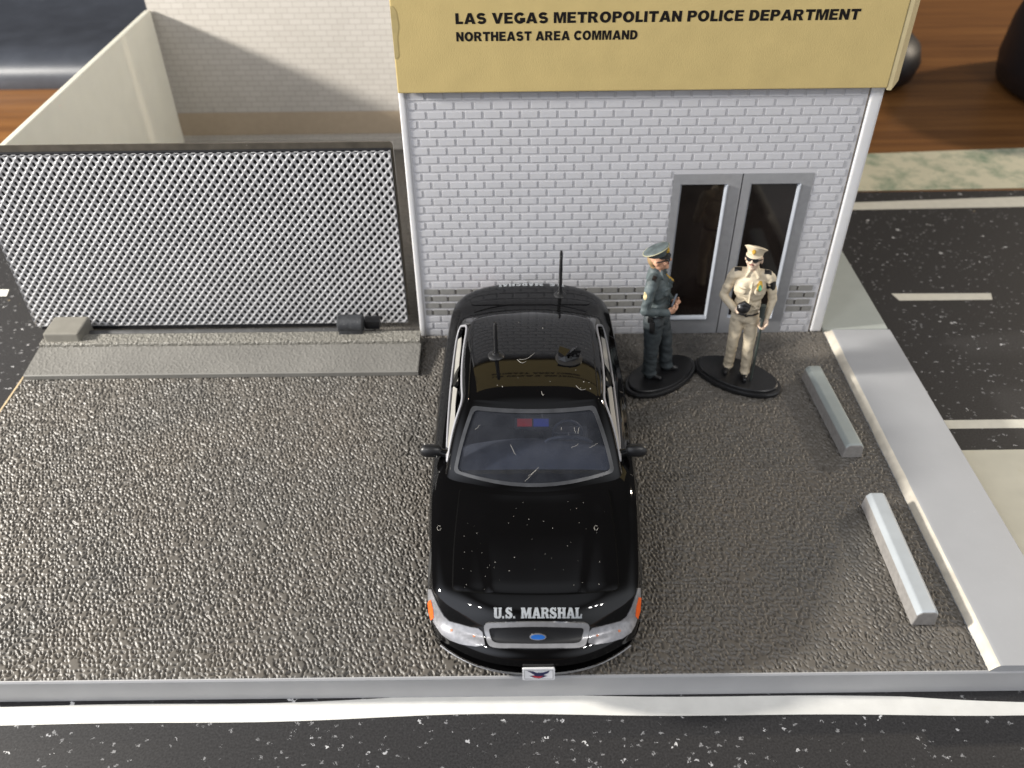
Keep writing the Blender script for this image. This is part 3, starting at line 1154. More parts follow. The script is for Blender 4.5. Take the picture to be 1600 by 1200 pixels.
# ------------------------------------------------------------------ mesh gate with its ramp and roller
GX0, GX1, GY, GZ0, GZ1 = -7.80, -0.30, 0.27, 0.16, 3.80
gate = thing('sliding_gate', (-4.05, GY, 0.1), 'wide silver diamond mesh gate on black backing beside the white building', 'gate')
bm = bmesh.new()
box(bm, GX0 + 0.02, GX1 + 0.005, GY + 0.05, GY + 0.10, GZ0 - 0.01, GZ1 + 0.02, 0.012, 2)
build('backing_panel', bm, M_GATEBLK, gate)
bm = bmesh.new()
PXm, PZm = 0.150, 0.182
nx = int(round((GX1 - GX0) / PXm)); nz_ = int(round((GZ1 - GZ0) / PZm))
PXm = (GX1 - GX0) / nx; PZm = (GZ1 - GZ0) / nz_
for j in range(0, 2 * nz_ + 1):
    for i in range(-1, nx + 1):
        cx = GX0 + (i + (0.5 if j % 2 else 0.0)) * PXm
        cz = GZ0 + j * PZm / 2
        if cx < GX0 - 0.01 or cx > GX1 + 0.01:
            continue
        o8, m8, i8, b8 = [], [], [], []
        for q in range(8):
            a = q * math.pi / 4
            if q % 2 == 0:
                ox, oz, oy = math.cos(a) * PXm / 2, math.sin(a) * PZm / 2, -0.018
            else:
                ox, oz, oy = math.copysign(PXm / 4, math.cos(a)), math.copysign(PZm / 4, math.sin(a)), -0.009
            ix, iz = 0.037 * math.cos(a), 0.046 * math.sin(a)
            gcl = lambda x, y, z: bm.verts.new((min(GX1, max(GX0, x)), y, min(GZ1, max(GZ0, z))))
            o8.append(gcl(cx + ox, GY + oy, cz + oz))
            i8.append(gcl(cx + ix, GY + 0.001, cz + iz))
            b8.append(gcl(cx + ix * 0.98, GY + 0.022, cz + iz * 0.98))
        for q in range(8):
            r_ = (q + 1) % 8
            bm.faces.new((o8[q], o8[r_], i8[r_], i8[q]))
            bm.faces.new((i8[q], i8[r_], b8[r_], b8[q]))
bmesh.ops.remove_doubles(bm, verts=bm.verts, dist=0.002)
bmesh.ops.dissolve_degenerate(bm, edges=bm.edges, dist=0.0005)
for f in bm.faces:
    f.normal_update()
wm = build('wire_mesh', bm, M_MESH, gate, smooth=75)
bm = bmesh.new()
prism(bm, rounded([(GX0 - 0.01, GZ0 + 0.1), (GX1 + 0.045, GZ0 + 0.1), (GX1 + 0.045, GZ1 + 0.13), (GX0 - 0.01, GZ1 + 0.13)], [0.02, 0.02, 0.07, 0.07], 5), 1, GY + 0.102, GY + 0.135)
build('gate_sheet', bm, M_GSHEET, gate)
bm = bmesh.new()
box(bm, GX0 + 0.1, GX1 - 1.2, GY + 0.0, GY + 0.045, GZ0 - 0.1, GZ0 - 0.012, 0.01)
build('gate_frame', bm, M_GATEBLK, gate)

M_RAMPP = mat('pitted_ramp_plastic', (0.172, 0.166, 0.152), 0.45, var=0.1, vscale=0.9, dust=0.5, dscale=24, dcol=(0.4, 0.39, 0.37, 1), dlo=0.62, dhi=0.76)
ramp = thing('gate_ramp', (-3.7, -0.7, 0), 'long grey textured ramp strip along the foot of the mesh gate', 'ramp')
bm = bmesh.new()
prism(bm, [(-1.27, 0.003), (-1.27, 0.085), (-1.245, 0.10), (-0.475, 0.165), (-0.475, 0.003)], 0, -7.42, 0.02)
build('ramp_slope', bm, M_RAMPP, ramp)
me = pitted(-7.40, 0.005, -1.243, -0.477, 0.0, 0.0115, 0.0132, 0.062, 0.017, 5, 0.020, 0.0118)
_n = len(me.vertices); _c = np.zeros(_n * 3); me.vertices.foreach_get('co', _c); _c = _c.reshape(-1, 3)
_c[:, 2] += 0.104 + (_c[:, 1] + 1.245) / 0.77 * 0.065
me.vertices.foreach_set('co', _c.reshape(-1)); me.update()
link_mesh('ramp_skin', me, M_RAMPP, ramp)
bm = bmesh.new()
prism(bm, [(-0.472, 0.003), (-0.472, 0.225), (-0.455, 0.245), (-0.16, 0.245), (-0.145, 0.225), (-0.145, 0.003)], 0, -7.40, 0.0)
build('ramp_step', bm, M_RAMP, ramp)
bm = bmesh.new()
box(bm, -7.2, -0.95, -0.142, 0.24, 0.003, 0.06)
tube(bm, [(-7.1, 0.03, 0.12), (-1.3, 0.03, 0.12)], 0.07, 10)
build('gate_track', bm, M_TRACK, ramp, smooth=50)
bm = bmesh.new()
box(bm, -7.30, -6.62, -0.40, 0.20, 0.10, 0.43, 0.03, 2)
tag(build('gate_stop_block', bm, M_BLOCK, origin=(-6.96, -0.1, 0.1)), 'plain grey block on the left end of the ramp under the mesh gate', 'block')

roll = thing('gate_roller', (-1.3, -0.1, 0.2), 'dusty black roller at the right end of the gate track', 'roller')
bm = bmesh.new()
tube(bm, [(-1.62, -0.10, 0.40), (-1.60, -0.10, 0.40), (-1.14, -0.10, 0.40), (-1.12, -0.10, 0.40)], [0.15, 0.175, 0.175, 0.15], 24)
box(bm, -1.60, -1.14, -0.26, 0.06, 0.2, 0.40, 0.02)
build('roller_drum', bm, M_ROLL, roll, smooth=50)
bm = bmesh.new()
box(bm, -1.115, -0.82, -0.06, 0.16, 0.22, 0.40, 0.015)
build('roller_bracket', bm, M_GATEBLK, roll)

# ------------------------------------------------------------------ desk things in the background
kb = thing('keyboard', (-18, 20, DZ), 'dusty dark grey keyboard with a rounded front edge on the wood at the upper left', 'keyboard')
bm = bmesh.new()
kp = [(15.10, 0.0), (15.02, 0.25), (15.05, 0.55), (15.25, 0.85), (15.65, 1.05), (16.3, 1.12), (18.6, 1.2), (20.4, 1.32), (20.75, 1.48), (21.6, 1.56), (22.2, 1.50), (22.5, 1.36), (23.2, 1.38), (36, 1.9), (36, 0)]
prism(bm, [(y, DZ + 0.003 + z) for y, z in kp], 0, -46, -4.5)
build('keyboard_case', bm, M_KEYB, kb, smooth=45)
bm = bmesh.new()
for i in range(11):
    x = -44 + i * 3.4
    box(bm, x, x + 2.6, 25.6, 28.4, DZ + 1.46, DZ + 1.85, 0.12)
build('keys', bm, M_KEYD, kb)

sp = thing('desk_device', (20.7, 14.3, DZ), 'round matte black device at the right edge of the wooden desk', 'device')
bm = bmesh.new()
lathe(bm, [(0, 0.01), (3.1, 0.01), (3.45, 0.25), (3.55, 0.9), (3.45, 2.0), (3.25, 2.75), (2.95, 3.1), (2.4, 3.25), (0, 3.3)], (21.35, 13.7, DZ), n=64)
build('device_shell', bm, M_BLACKOBJ, sp, smooth=50)
ms = thing('desk_device', (14.4, 17.0, DZ), 'small rounded black object on the desk half hidden by the sign flap', 'device')
bm = bmesh.new()
lathe(bm, [(0, 0.01), (0.95, 0.01), (1.3, 0.3), (1.42, 0.8), (1.3, 1.25), (0.9, 1.6), (0.4, 1.72), (0, 1.74)], (14.1, 15.6, DZ), n=48, sy=1.5)
build('device_shell', bm, M_BLACKOBJ, ms, smooth=60)

# ------------------------------------------------------------------ the black car
CX, CY0 = 2.10, -7.83                       # centre line and front of the bumper
YAW = R(-0.7)


def cw(x, s, z):
    """car coordinates (x to the right, s from the front bumper backwards, z) -> world"""
    c, sn = math.cos(YAW), math.sin(YAW)
    dy = s - 3.8
    return Vector((CX + x * c - dy * sn, CY0 + 3.8 + x * sn + dy * c, z))


def interp(tab, s):
    xs = [t[0] for t in tab]
    if s <= xs[0]: return tab[0][1]
    if s >= xs[-1]: return tab[-1][1]
    import bisect
    i = bisect.bisect_right(xs, s) - 1
    (x0, y0), (x1, y1) = tab[i], tab[i + 1]
    h = x1 - x0
    def slope(k):
        if k <= 0 or k >= len(tab) - 1: 
            return 0 if k <= 0 else 0
        a = (tab[k][1] - tab[k - 1][1]) / (tab[k][0] - tab[k - 1][0])
        b = (tab[k + 1][1] - tab[k][1]) / (tab[k + 1][0] - tab[k][0])
        return 0 if a * b <= 0 else 2 * a * b / (a + b)
    t = (s - x0) / h
    m0, m1 = slope(i) * h, slope(i + 1) * h
    return (2 * t ** 3 - 3 * t ** 2 + 1) * y0 + (t ** 3 - 2 * t ** 2 + t) * m0 + (-2 * t ** 3 + 3 * t ** 2) * y1 + (t ** 3 - t ** 2) * m1


ZC = [(0, .50), (.02, .57), (.06, .64), (.13, .685), (.22, .715), (.27, .76), (.33, .86), (.39, .945), (.46, 1.005), (.56, 1.045), (.75, 1.085), (1.2, 1.165), (1.8, 1.27), (2.1, 1.335), (2.3, 1.375), (2.6, 1.40), (4.5, 1.41), (6.2, 1.44), (6.6, 1.49), (6.75, 1.52), (7.15, 1.525), (7.36, 1.50), (7.44, 1.44), (7.49, 1.30), (7.52, .95), (7.56, .75), (7.58, .62)]
ZB = [(0, .36), (.03, .28), (.10, .225), (.25, .20), (.8, .22), (6.8, .27), (7.3, .31), (7.5, .38), (7.58, .5)]
HW = [(0, 1.28), (.05, 1.34), (.2, 1.39), (.6, 1.43), (1.4, 1.475), (2.6, 1.52), (4.5, 1.54), (6.2, 1.50), (7.0, 1.44), (7.4, 1.37), (7.52, 1.30), (7.58, 1.22)]


def bow(x, s):
    a = abs(x) / 1.42
    f = 0.60 * a ** 2.5 * max(0, 1 - s / 2.2) ** 1.5 if s < 2.2 else 0
    r = -0.55 * a ** 2.6 * max(0, 1 - (7.58 - s) / 1.5) ** 1.5 if s > 6.08 else 0
    return s + f + r


def half(s):
    zc, zb, hw = interp(ZC, s), interp(ZB, s), interp(HW, s)
    H = zc - zb
    dr = min(0.20, H * 0.42)
    shz = zc - dr
    crease = 0.0
    if 0.5 < s < 2.2:
        crease = 0.018 * math.sin((s - 0.5) / 1.7 * math.pi) ** 0.6
    dome = [(1.0, 0), ]
    pts = [(0, zb), (hw * .5, zb), (hw * .86, zb + .005), (hw * .955, zb + .05 * min(1, H)), (hw * .985, zb + .22 * H), (hw, zb + .50 * H), (hw * .992, zb + (H - dr) * .86), (hw * .965, shz + dr * .15), (hw * .93, shz + dr * .42), (hw * .875, shz + dr * .66), (hw * .80, shz + dr * .80), (hw * .66, shz + dr * .90 + crease), (hw * .50, shz + dr * .965 + crease * .8), (hw * .25, shz + dr * .99), (0, zc)]
    # Catmull-Rom through the points
    out = []
    n = len(pts)
    for i in range(n - 1):
        p0, p1, p2, p3 = pts[max(i - 1, 0)], pts[i], pts[i + 1], pts[min(i + 2, n - 1)]
        for q in range(8):
            t = q / 8
            out.append(tuple(0.5 * ((2 * p1[c]) + (-p0[c] + p2[c]) * t + (2 * p0[c] - 5 * p1[c] + 4 * p2[c] - p3[c]) * t * t + (-p0[c] + 3 * p1[c] - 3 * p2[c] + p3[c]) * t ** 3) for c in (0, 1)))
    out.append(pts[-1])
    return out


stations = [0, .01, .02, .035, .05, .07, .09, .11, .13, .15, .17, .19, .21, .23, .25, .27, .29, .31, .33, .35, .37, .39, .41, .43, .46, .49, .52, .56, .6, .66, .72, .8]
stations += [.8 + .1 * i for i in range(1, 64)] + [7.14, 7.2, 7.25, 7.3, 7.34, 7.37, 7.4, 7.42, 7.44, 7.46, 7.475, 7.49, 7.5, 7.51, 7.52, 7.54, 7.56, 7.57, 7.58]
stations = sorted(set(round(s, 4) for s in stations if s <= 7.58))
bm = bmesh.new()
rings = []
for s in stations:
    h = half(s)
    loop = [(x, z) for x, z in h] + [(-x, z) for x, z in h[-2:0:-1]]
    rings.append([bm.verts.new(cw(x, bow(x, s), z)) for x, z in loop])
for a, b_ in zip(rings, rings[1:]):
    for k in range(len(a)):
        bm.faces.new((a[k], a[(k + 1) % len(a)], b_[(k + 1) % len(a)], b_[k]))
bm.faces.new(rings[0][::-1]); bm.faces.new(rings[-1])
body_me = bm_mesh(bm)
# surface used to lay lamps, letters and lids on the body
def bvh_of(me):
    b = bmesh.new(); b.from_mesh(me)
    t = BVHTree.FromBMesh(b); b.free()
    return t
BODY = bvh_of(body_me)

AX_F, AX_R, WR = 1.48, 5.58, 0.47
cuts = []
for ax in (AX_F, AX_R):
    for sx in (-1, 1):
        b = bmesh.new()
        c0 = cw(sx * 1.0, ax, 0.47)
        lathe(b, [(0, 0), (0.56, 0), (0.56, 0.9), (0, 0.9)], c0, axis=cw(sx * 2, ax, .47) - cw(sx * 1, ax, .47), n=40)
        cuts.append(bm_mesh(b))
b = bmesh.new()
fl = rounded([(-1.13, 2.62), (1.13, 2.62), (1.13, 6.2), (-1.13, 6.2)], 0.15)
A = [b.verts.new(cw(x, s, 0.55)) for x, s in fl]
B = [b.verts.new(cw(x, s, 2.2)) for x, s in fl]
b.faces.new(A[::-1]); b.faces.new(B)
for i in range(len(A)):
    b.faces.new((A[i], A[(i + 1) % len(A)], B[(i + 1) % len(A)], B[i]))
cuts.append(bm_mesh(b))
body_me2 = boolean(body_me.copy(), cuts)

car = thing('police_car', (CX, CY0 + 3.8, 0), 'glossy black toy sedan with marshal lettering parked in front of the white building', 'car')
body = link_mesh('body', body_me2, [M_BLACK, M_INTER], car, smooth=38)
_c = wloc(body)
for p in body_me2.polygons:
    c = p.center + _c
    lx, ls = c.x - CX, c.y - CY0
    if abs(lx) < 1.16 and 2.6 < ls < 6.25 and (c.z < 1.36) and c.z > 0.5 and (abs(p.normal.z) > .9 or abs(lx) < 1.14):
        p.material_index = 1
    for ax in (AX_F, AX_R):
        if math.hypot(ls - ax, c.z - .47) < 0.575 and abs(lx) > 0.9 and abs(lx) < 1.36 and c.z > 0.3:
            if math.hypot(ls - ax, c.z - .47) < 0.565: p.material_index = 1


def surf(x, s_w, tree=None, off=0.0):
    """drop on the body from above at car x, distance s (already bowed)"""
    p = cw(x, s_w, 4)
    h = (tree or BODY).ray_cast(p, Vector((0, 0, -1)))
    return h[0] + h[1] * off if h[0] else None


def top_z(x, sw):
    s = sw
    for _ in range(6):
        s = sw - (bow(x, s) - s)
    h = half(max(0, min(7.58, s)))
    up = h[len(h) // 2:][::-1]                       # from the centre line outwards
    a = abs(x)
    for (x0, z0), (x1, z1) in zip(up, up[1:]):
        if x0 <= a <= x1 and x1 > x0:
            return z0 + (z1 - z0) * (a - x0) / (x1 - x0)
    return up[-1][1]


def px_ray(px, py):
    d = FW + RT * ((px - 800) / FPX) - UP * ((py - 600) / FPX)
    return CAM_POS.copy(), d.normalized()


def on_body(px, py, off, tree=None):
    o, d = px_ray(px, py)
    h = (tree or BODY).ray_cast(o, d)
    if h[0] is None:
        return None
    n = h[1]
    if n.dot(d) > 0: n = -n
    return h[0] + n * off


def panel(name, poly, step, off, th, m, parent, mapper, holes=(), smooth=60, mats=None):
    """a thin panel laid on a surface: mapper(p, offset) -> world point"""
    pts, fs = fill(poly, step, holes)
    bm = bmesh.new()
    P = [mapper(p, off) for p in pts]
    vs = [bm.verts.new(p) if p is not None else None for p in P]
    for f in fs:
        if all(vs[i] is not None for i in f):
            bm.faces.new([vs[i] for i in f])
    for v in [v for v in bm.verts if not v.link_faces]:
        bm.verts.remove(v)
    bmesh.ops.recalc_face_normals(bm, faces=bm.faces)
    up = sum((f.normal * f.calc_area() for f in bm.faces), Vector())
    c = sum((v.co for v in bm.verts), Vector()) / len(bm.verts)
    if up.dot(CAM_POS - c) < 0 and up.z < 0.5 * up.length:
        bmesh.ops.reverse_faces(bm, faces=bm.faces)
    elif up.z < -0.3 * up.length:
        bmesh.ops.reverse_faces(bm, faces=bm.faces)
    nrm = {v: v.normal.copy() for v in bm.verts}
    bm.normal_update()
    nrm = {v: v.normal.copy() for v in bm.verts}
    faces = list(bm.faces)
    r = bmesh.ops.extrude_face_region(bm, geom=faces)
    # the extruded copy is the outer skin; sink the original
    for v, n in nrm.items():
        if v.is_valid:
            v.co -= n * th
    return build(name, bm, m, parent, smooth=smooth)


# hood and boot lid: thin lids lying on the body with a shut line round them
hood_poly = rounded([(-1.04, 2.27), (-1.085, 1.4), (-1.07, 0.78), (-0.6, 0.70), (0, 0.68), (0.6, 0.70), (1.07, 0.78), (1.085, 1.4), (1.04, 2.27), (0.6, 2.17), (0, 2.12), (-0.6, 2.17)], [0.05, 0.3, 0.07, 0.3, 0.3, 0.3, 0.07, 0.3, 0.05, 0.3, 0.3, 0.3])


def hood_bump(x, s):
    a = abs(x)
    c = 0.83 - 0.155 * (2.2 - s)                      # two creases running in towards the grille
    k = min(1, max(0, (2.05 - s) / 0.5))
    lip = 0.020 * max(0, (0.80 + 0.06 * (a / 1.07) ** 2 - s) / 0.12) ** 2
    return k * 0.022 / (1 + math.exp((a - c) / 0.022)) - lip


panel('hood', hood_poly, 0.05, 0.0, 0.05, M_BLACK, car, lambda p, o: cw(p[0], p[1], top_z(p[0], p[1]) + 0.016 + hood_bump(p[0], p[1])), smooth=40)
panel('hood_gap', [(x * 1.014, 1.45 + (s - 1.45) * 1.014) for x, s in hood_poly], 0.06, 0.0, 0.01, M_GAP, car, lambda p, o: cw(p[0], p[1], top_z(p[0], p[1]) + 0.003), smooth=40)
boot_poly = rounded([(-1.08, 6.66), (1.08, 6.66), (1.02, 7.22), (0.5, 7.41), (-0.5, 7.41), (-1.02, 7.22)], [0.12, 0.12, 0.15, 0.2, 0.2, 0.15])
panel('boot_lid', boot_poly, 0.05, 0.0, 0.03, M_BLACK, car, lambda p, o: cw(p[0], p[1], top_z(p[0], p[1]) + 0.012), smooth=40)

# headlamps
HL_L = [(670, 921), (674.5, 921), (678, 930), (686, 948), (694, 962), (703, 970.5), (716, 974), (735, 979.5), (748, 981.5), (754, 987), (758, 1008), (744, 1010), (722, 1006.5), (703, 999.5), (691, 991), (683, 980), (676, 964), (670, 938)]
HL_R = [(999.5, 919), (996, 919), (993, 930), (987, 948), (979, 963), (970, 970), (955, 974), (938, 978.5), (925, 981), (920, 987), (919, 1005), (930, 1007), (950, 1004), (972, 997), (985, 988), (991, 978), (996, 962), (1000, 938)]
OR_L = [(669.8, 938), (674.5, 937), (678.2, 952), (679, 965), (675, 969), (671.8, 957)]
OR_R = [(1000, 934), (996.5, 933), (993, 948), (991.5, 962), (995, 967), (998.8, 954)]
for hp, op, dots in ((HL_L, OR_L, ((706, 985), (741, 994))), (HL_R, OR_R, ((933, 993), (967, 986)))):
    mp = lambda p, o: on_body(p[0], p[1], o)
    hl = panel('headlight', hp, 5, 0.014, 0.03, M_LAMP, car, mp)
    panel('marker_lens', op, 4, 0.020, 0.02, M_ORANGE, hl, mp)
    for dx, dy in dots:
        panel('bulb_spot', [(dx - 2, dy - 1.5), (dx + 2, dy - 1.5), (dx + 1.5, dy + 2), (dx - 1.5, dy + 2)], 2, 0.017, 0.006, M_ORANGEDOT, hl, mp)

# grille with silver surround and blue oval
mp = lambda p, o: on_body(p[0], p[1], o)
G_OUT = rounded([(756, 972.5), (838, 970.5), (921, 972.5), (916, 1009), (903, 1013), (838, 1014), (775, 1013), (762, 1009)], [9, 20, 9, 9, 8, 20, 8, 9])
G_IN = rounded([(764, 979.5), (838, 977.5), (912, 979.5), (908, 1003.5), (899, 1006.5), (838, 1007.5), (779, 1006.5), (769, 1003.5)], [6, 20, 6, 6, 6, 20, 6, 6])
gr = panel('grille', G_OUT, 5, 0.034, 0.06, M_CHROME, car, mp, holes=(G_IN,))
panel('grille_screen', G_IN, 5, 0.008, 0.02, M_GRILLE, gr, mp)
ov = [(840.5 + 13 * math.cos(a), 994.5 + 5.6 * math.sin(a)) for a in [2 * math.pi * k / 28 for k in range(28)]]
bd = panel('oval_badge', ov, 3, 0.028, 0.02, M_CHROME, gr, mp)
ov2 = [(840.5 + 11.2 * math.cos(a), 994.5 + 4.4 * math.sin(a)) for a in [2 * math.pi * k / 28 for k in range(28)]]
panel('badge_face', ov2, 3, 0.034, 0.01, M_BLUE, bd, mp)

# lettering: heavy block letters with small serifs, drawn here as strokes
GLY = {
    'U': [[(0, 10), (4.2, 10), (4.2, 9), (3.8, 9), (3.8, 2.6), (4.2, 1.7), (5.4, 1.7), (5.8, 2.6), (5.8, 9), (5.4, 9), (5.4, 10), (9, 10), (9, 9), (8.5, 9), (8.5, 2.0), (7.6, 0.5), (6.2, 0), (3.2, 0), (1.6, 0.5), (0.7, 2.0), (0.7, 9), (0, 9)]],
    '.': [[(0, 0), (2, 0), (2, 2), (0, 2)]],
    'S': [[(0.4, 0), (0.4, 3.6), (1.6, 3.6), (2.4, 2.2), (3.8, 1.5), (4.8, 1.8), (4.9, 2.6), (4.2, 3.3), (1.6, 4.6), (0.5, 5.8), (0.3, 7.4), (0.9, 9.1), (2.4, 10.1), (4.2, 10.2), (5.4, 9.6), (6.0, 10.1), (7.0, 10.1), (7.0, 6.7), (5.9, 6.7), (5.2, 7.9), (4.0, 8.5), (3.2, 8.2), (3.2, 7.4), (4.0, 6.7), (6.4, 5.5), (7.6, 4.2), (7.8, 2.6), (7.2, 1.0), (5.8, 0), (4.0, -0.2), (2.4, 0.3), (1.5, 0)]],
    'M': [[(0, 0), (0, 1.2), (0.6, 1.2), (0.6, 8.8), (0, 8.8), (0, 10), (4.2, 10), (5.9, 4.6), (7.6, 10), (11.6, 10), (11.6, 8.8), (11, 8.8), (11, 1.2), (11.6, 1.2), (11.6, 0), (7.4, 0), (7.4, 1.2), (7.9, 1.2), (7.9, 5.6), (6.2, 0), (4.8, 0), (3.0, 5.6), (3.0, 1.2), (3.6, 1.2), (3.6, 0)]],
    'A': [[(0, 0), (0, 1.2), (0.5, 1.2), (3.0, 10), (6.2, 10), (8.7, 1.2), (9.2, 1.2), (9.2, 0), (5.2, 0), (5.2, 1.2), (5.7, 1.2), (5.5, 2.4), (3.5, 2.4), (3.2, 1.2), (3.7, 1.2), (3.7, 0)], [(3.9, 4.0), (5.1, 4.0), (4.5, 6.8)]],
    'R': [[(0, 0), (0, 1.2), (0.6, 1.2), (0.6, 8.8), (0, 8.8), (0, 10), (5.6, 10), (7.6, 9.2), (8.3, 7.4), (7.8, 5.8), (6.6, 5.0), (7.8, 4.2), (8.1, 1.2), (8.8, 1.2), (8.8, 0), (5.8, 0), (5.2, 1.0), (5.0, 3.4), (4.2, 4.2), (3.4, 4.2), (3.4, 1.2), (4.0, 1.2), (4.0, 0)], [(3.4, 5.8), (4.8, 5.9), (5.4, 6.8), (5.2, 8.0), (4.5, 8.5), (3.4, 8.5)]],
    'H': [[(0, 0), (0, 1.2), (0.5, 1.2), (0.5, 8.8), (0, 8.8), (0, 10), (4.0, 10), (4.0, 8.8), (3.5, 8.8), (3.5, 6.0), (5.5, 6.0), (5.5, 8.8), (5.0, 8.8), (5.0, 10), (9, 10), (9, 8.8), (8.5, 8.8), (8.5, 1.2), (9, 1.2), (9, 0), (5.0, 0), (5.0, 1.2), (5.5, 1.2), (5.5, 4.2), (3.5, 4.2), (3.5, 1.2), (4.0, 1.2), (4.0, 0)]],
    'L': [[(0, 0), (0, 1.2), (0.6, 1.2), (0.6, 8.8), (0, 8.8), (0, 10), (4.2, 10), (4.2, 8.8), (3.5, 8.8), (3.5, 1.8), (5.4, 1.8), (6.0, 4.0), (7.4, 4.0), (7.2, 0)]],
}
ADV = {'U': 9.4, '.': 3.2, 'S': 8.6, 'M': 12.0, 'A': 9.4, 'R': 9.1, 'H': 9.4, 'L': 7.6, ' ': 5.0}


def letters(word):
    x = 0
    out = []
    for ch in word:
        if ch in GLY:
            out.append([[(a + x, b) for a, b in lp] for lp in GLY[ch]])
        x += ADV[ch]
    return out, x - 0.4


def lay_letters(name, mapper, parent, m):
    gl, w = letters('U.S. MARSHAL')
    vs, fs = [], []
    for lps in gl:
        pts, f = fill(lps[0], 1.6, lps[1:])
        b0 = len(vs)
        P = [mapper(p[0] / w, p[1] / 10) for p in pts]
        vs += P
        fs += [tuple(b0 + i for i in q) for q in f]
    bm = bmesh.new()
    bv = [bm.verts.new(v) for v in vs]
    for f in fs:
        bm.faces.new([bv[i] for i in f])
    bmesh.ops.recalc_face_normals(bm, faces=bm.faces)
    for f in bm.faces:
        if f.normal.z < 0: f.normal_flip()
    r = bmesh.ops.extrude_face_region(bm, geom=list(bm.faces))
    return build(name, bm, m, parent)


lay_letters('hood_lettering', lambda u, v: on_body(771 + 138 * u, 966.0 - 16.5 * v, 0.006), car, M_LETTER)
# the boot lid carries the same words, read from behind
def boot_map(u, v):
    x = 0.62 - 1.24 * u
    s = 7.435 - 0.19 * v
    s -= 0.25 * (abs(x) / 1.42) ** 2.6
    return cw(x, s, top_z(x, s) + 0.016)
lay_letters('boot_lettering', boot_map, car, M_LETTER)

# number plate with its printed eagle
plt_c = cw(0.03, -0.05, 0.43)
bm = bmesh.new()
PT = [(-0.205, -0.088), (0.205, -0.088), (0.205, 0.088), (-0.205, 0.088)]
tilt = R(18)


def plate_pt(x, v, d):
    return plt_c + Vector((x, -d * math.cos(tilt) + v * math.sin(tilt), v * math.cos(tilt) + d * math.sin(tilt)))


po = rounded(PT, 0.02, 3)
A = [bm.verts.new(plate_pt(x, v, -0.015)) for x, v in po]
B = [bm.verts.new(plate_pt(x, v, 0.015)) for x, v in po]
bm.faces.new(A[::-1]); bm.faces.new(B)
for i in range(len(A)):
    bm.faces.new((A[i], A[(i + 1) % len(A)], B[(i + 1) % len(A)], B[i]))
plate = build('licence_plate', bm, M_PLATE, car)
bm = bmesh.new()
for q in range(4):
    a, b_ = [(-0.18, -0.068), (0.18, -0.068), (0.18, 0.068), (-0.18, 0.068)][q], [(0.18, -0.068), (0.18, 0.068), (-0.18, 0.068), (-0.18, -0.068)][q]
    tube(bm, [plate_pt(*a, 0.016), plate_pt(*b_, 0.016)], 0.004, 6)
build('plate_border', bm, M_CHROME, plate)


def plate_print(name, poly, m, d):
    pts, fs = fill(poly, 0.05)
    o = from_data(name, [plate_pt(x, v, d) for x, v in pts], fs, m, plate)
    return o


plate_print('printed_eagle', [(-0.15, 0.062), (-0.07, 0.05), (-0.02, 0.025), (0.01, 0.035), (0.05, 0.03), (0.14, 0.062), (0.12, 0.02), (0.06, -0.01), (0.11, -0.02), (0.05, -0.05), (0.0, -0.06), (-0.06, -0.05), (-0.12, -0.02), (-0.05, -0.012), (-0.09, 0.02)], M_NAVY, 0.0165)
plate_print('printed_shield', [(-0.09, -0.018), (-0.05, -0.02), (-0.01, -0.03), (0.06, -0.022), (0.02, -0.055), (-0.04, -0.055)], M_REDP, 0.0175)
plate_print('printed_wing', [(-0.04, 0.045), (0.02, 0.028), (0.09, 0.05), (0.04, 0.055)], M_LETTER, 0.0172)

# lower bumper lip
bm = bmesh.new()
pts = []
for k in range(41):
    x = -1.26 + 2.52 * k / 40
    s = bow(x, 0.06) - 0.005
    pts.append(cw(x, s, 0.25))
tube(bm, pts, 0.013, 8)
build('bumper_lip', bm, M_CHROME, car, smooth=60)

# ---- greenhouse: a rounded shell from the belt line to the roof
def gh(v):
    """plan outline numbers at height fraction v (0 belt, 1 roof edge)"""
    t = v
    sf = 2.24 + (3.36 - 2.24) * t
    sr = 6.72 + (5.75 - 6.72) * t
    w = 1.315 + (1.045 - 1.315) * t + 0.03 * math.sin(math.pi * min(1, max(0, t)))
    z = 1.375 + (1.965 - 1.375) * t + 0.035 * math.sin(math.pi * min(1, max(0, t)))
    return sf, sr, w, z


def gh_point(k, v):
    """k in 0..4 round the outline: 0-1 front, 1-2 right side, 2-3 rear, 3-4 left"""
    sf, sr, w, z = gh(v)
    f, t = int(k) % 4, k - int(k)
    c = [(-w, sf), (w, sf), (w, sr), (-w, sr)]
    rad = 0.16
    a, b_ = Vector(c[f]), Vector(c[(f + 1) % 4])
    p = a.lerp(b_, t)
    # front and rear glass bow outwards
    wx = p.x / w
    if f == 0 or f == 1 or f == 3:
        pass
    dsf = (0.27 - 0.17 * min(1, max(0, v))) * (wx * wx) * max(0, 1 - (p.y - sf) / 0.9)
    dsr = -0.24 * (wx * wx) * max(0, 1 - (sr - p.y) / 0.9)
    y = p.y + dsf + dsr
    # sides tuck in a little towards the ends
    q = (p.y - sf) / (sr - sf)
    xx = p.x * (1 - 0.05 * (2 * q - 1) ** 2 * abs(wx))
    return xx, y, z


def gh_ring(v, n=28):
    pts = []
    for f in range(4):
        m = n if f in (0, 2) else n * 2
        for i in range(m):
            # ease so that corners are rounded off
            t = i / m
            pts.append(gh_point(f + t, v))
    # smooth the loop near the corners
    P = [Vector(p) for p in pts]
    y0_, y1_ = min(p.y for p in P), max(p.y for p in P)
    for p in P:                                   # the roof rails arch a little from front to rear
        p.z += 0.055 * max(0, v) ** 2 * (1 - (2 * (p.y - y0_) / (y1_ - y0_) - 1) ** 2)
    for it in range(5):
        P = [(P[i - 1] + P[i] * 2 + P[(i + 1) % len(P)]) / 4 for i in range(len(P))]
    return P


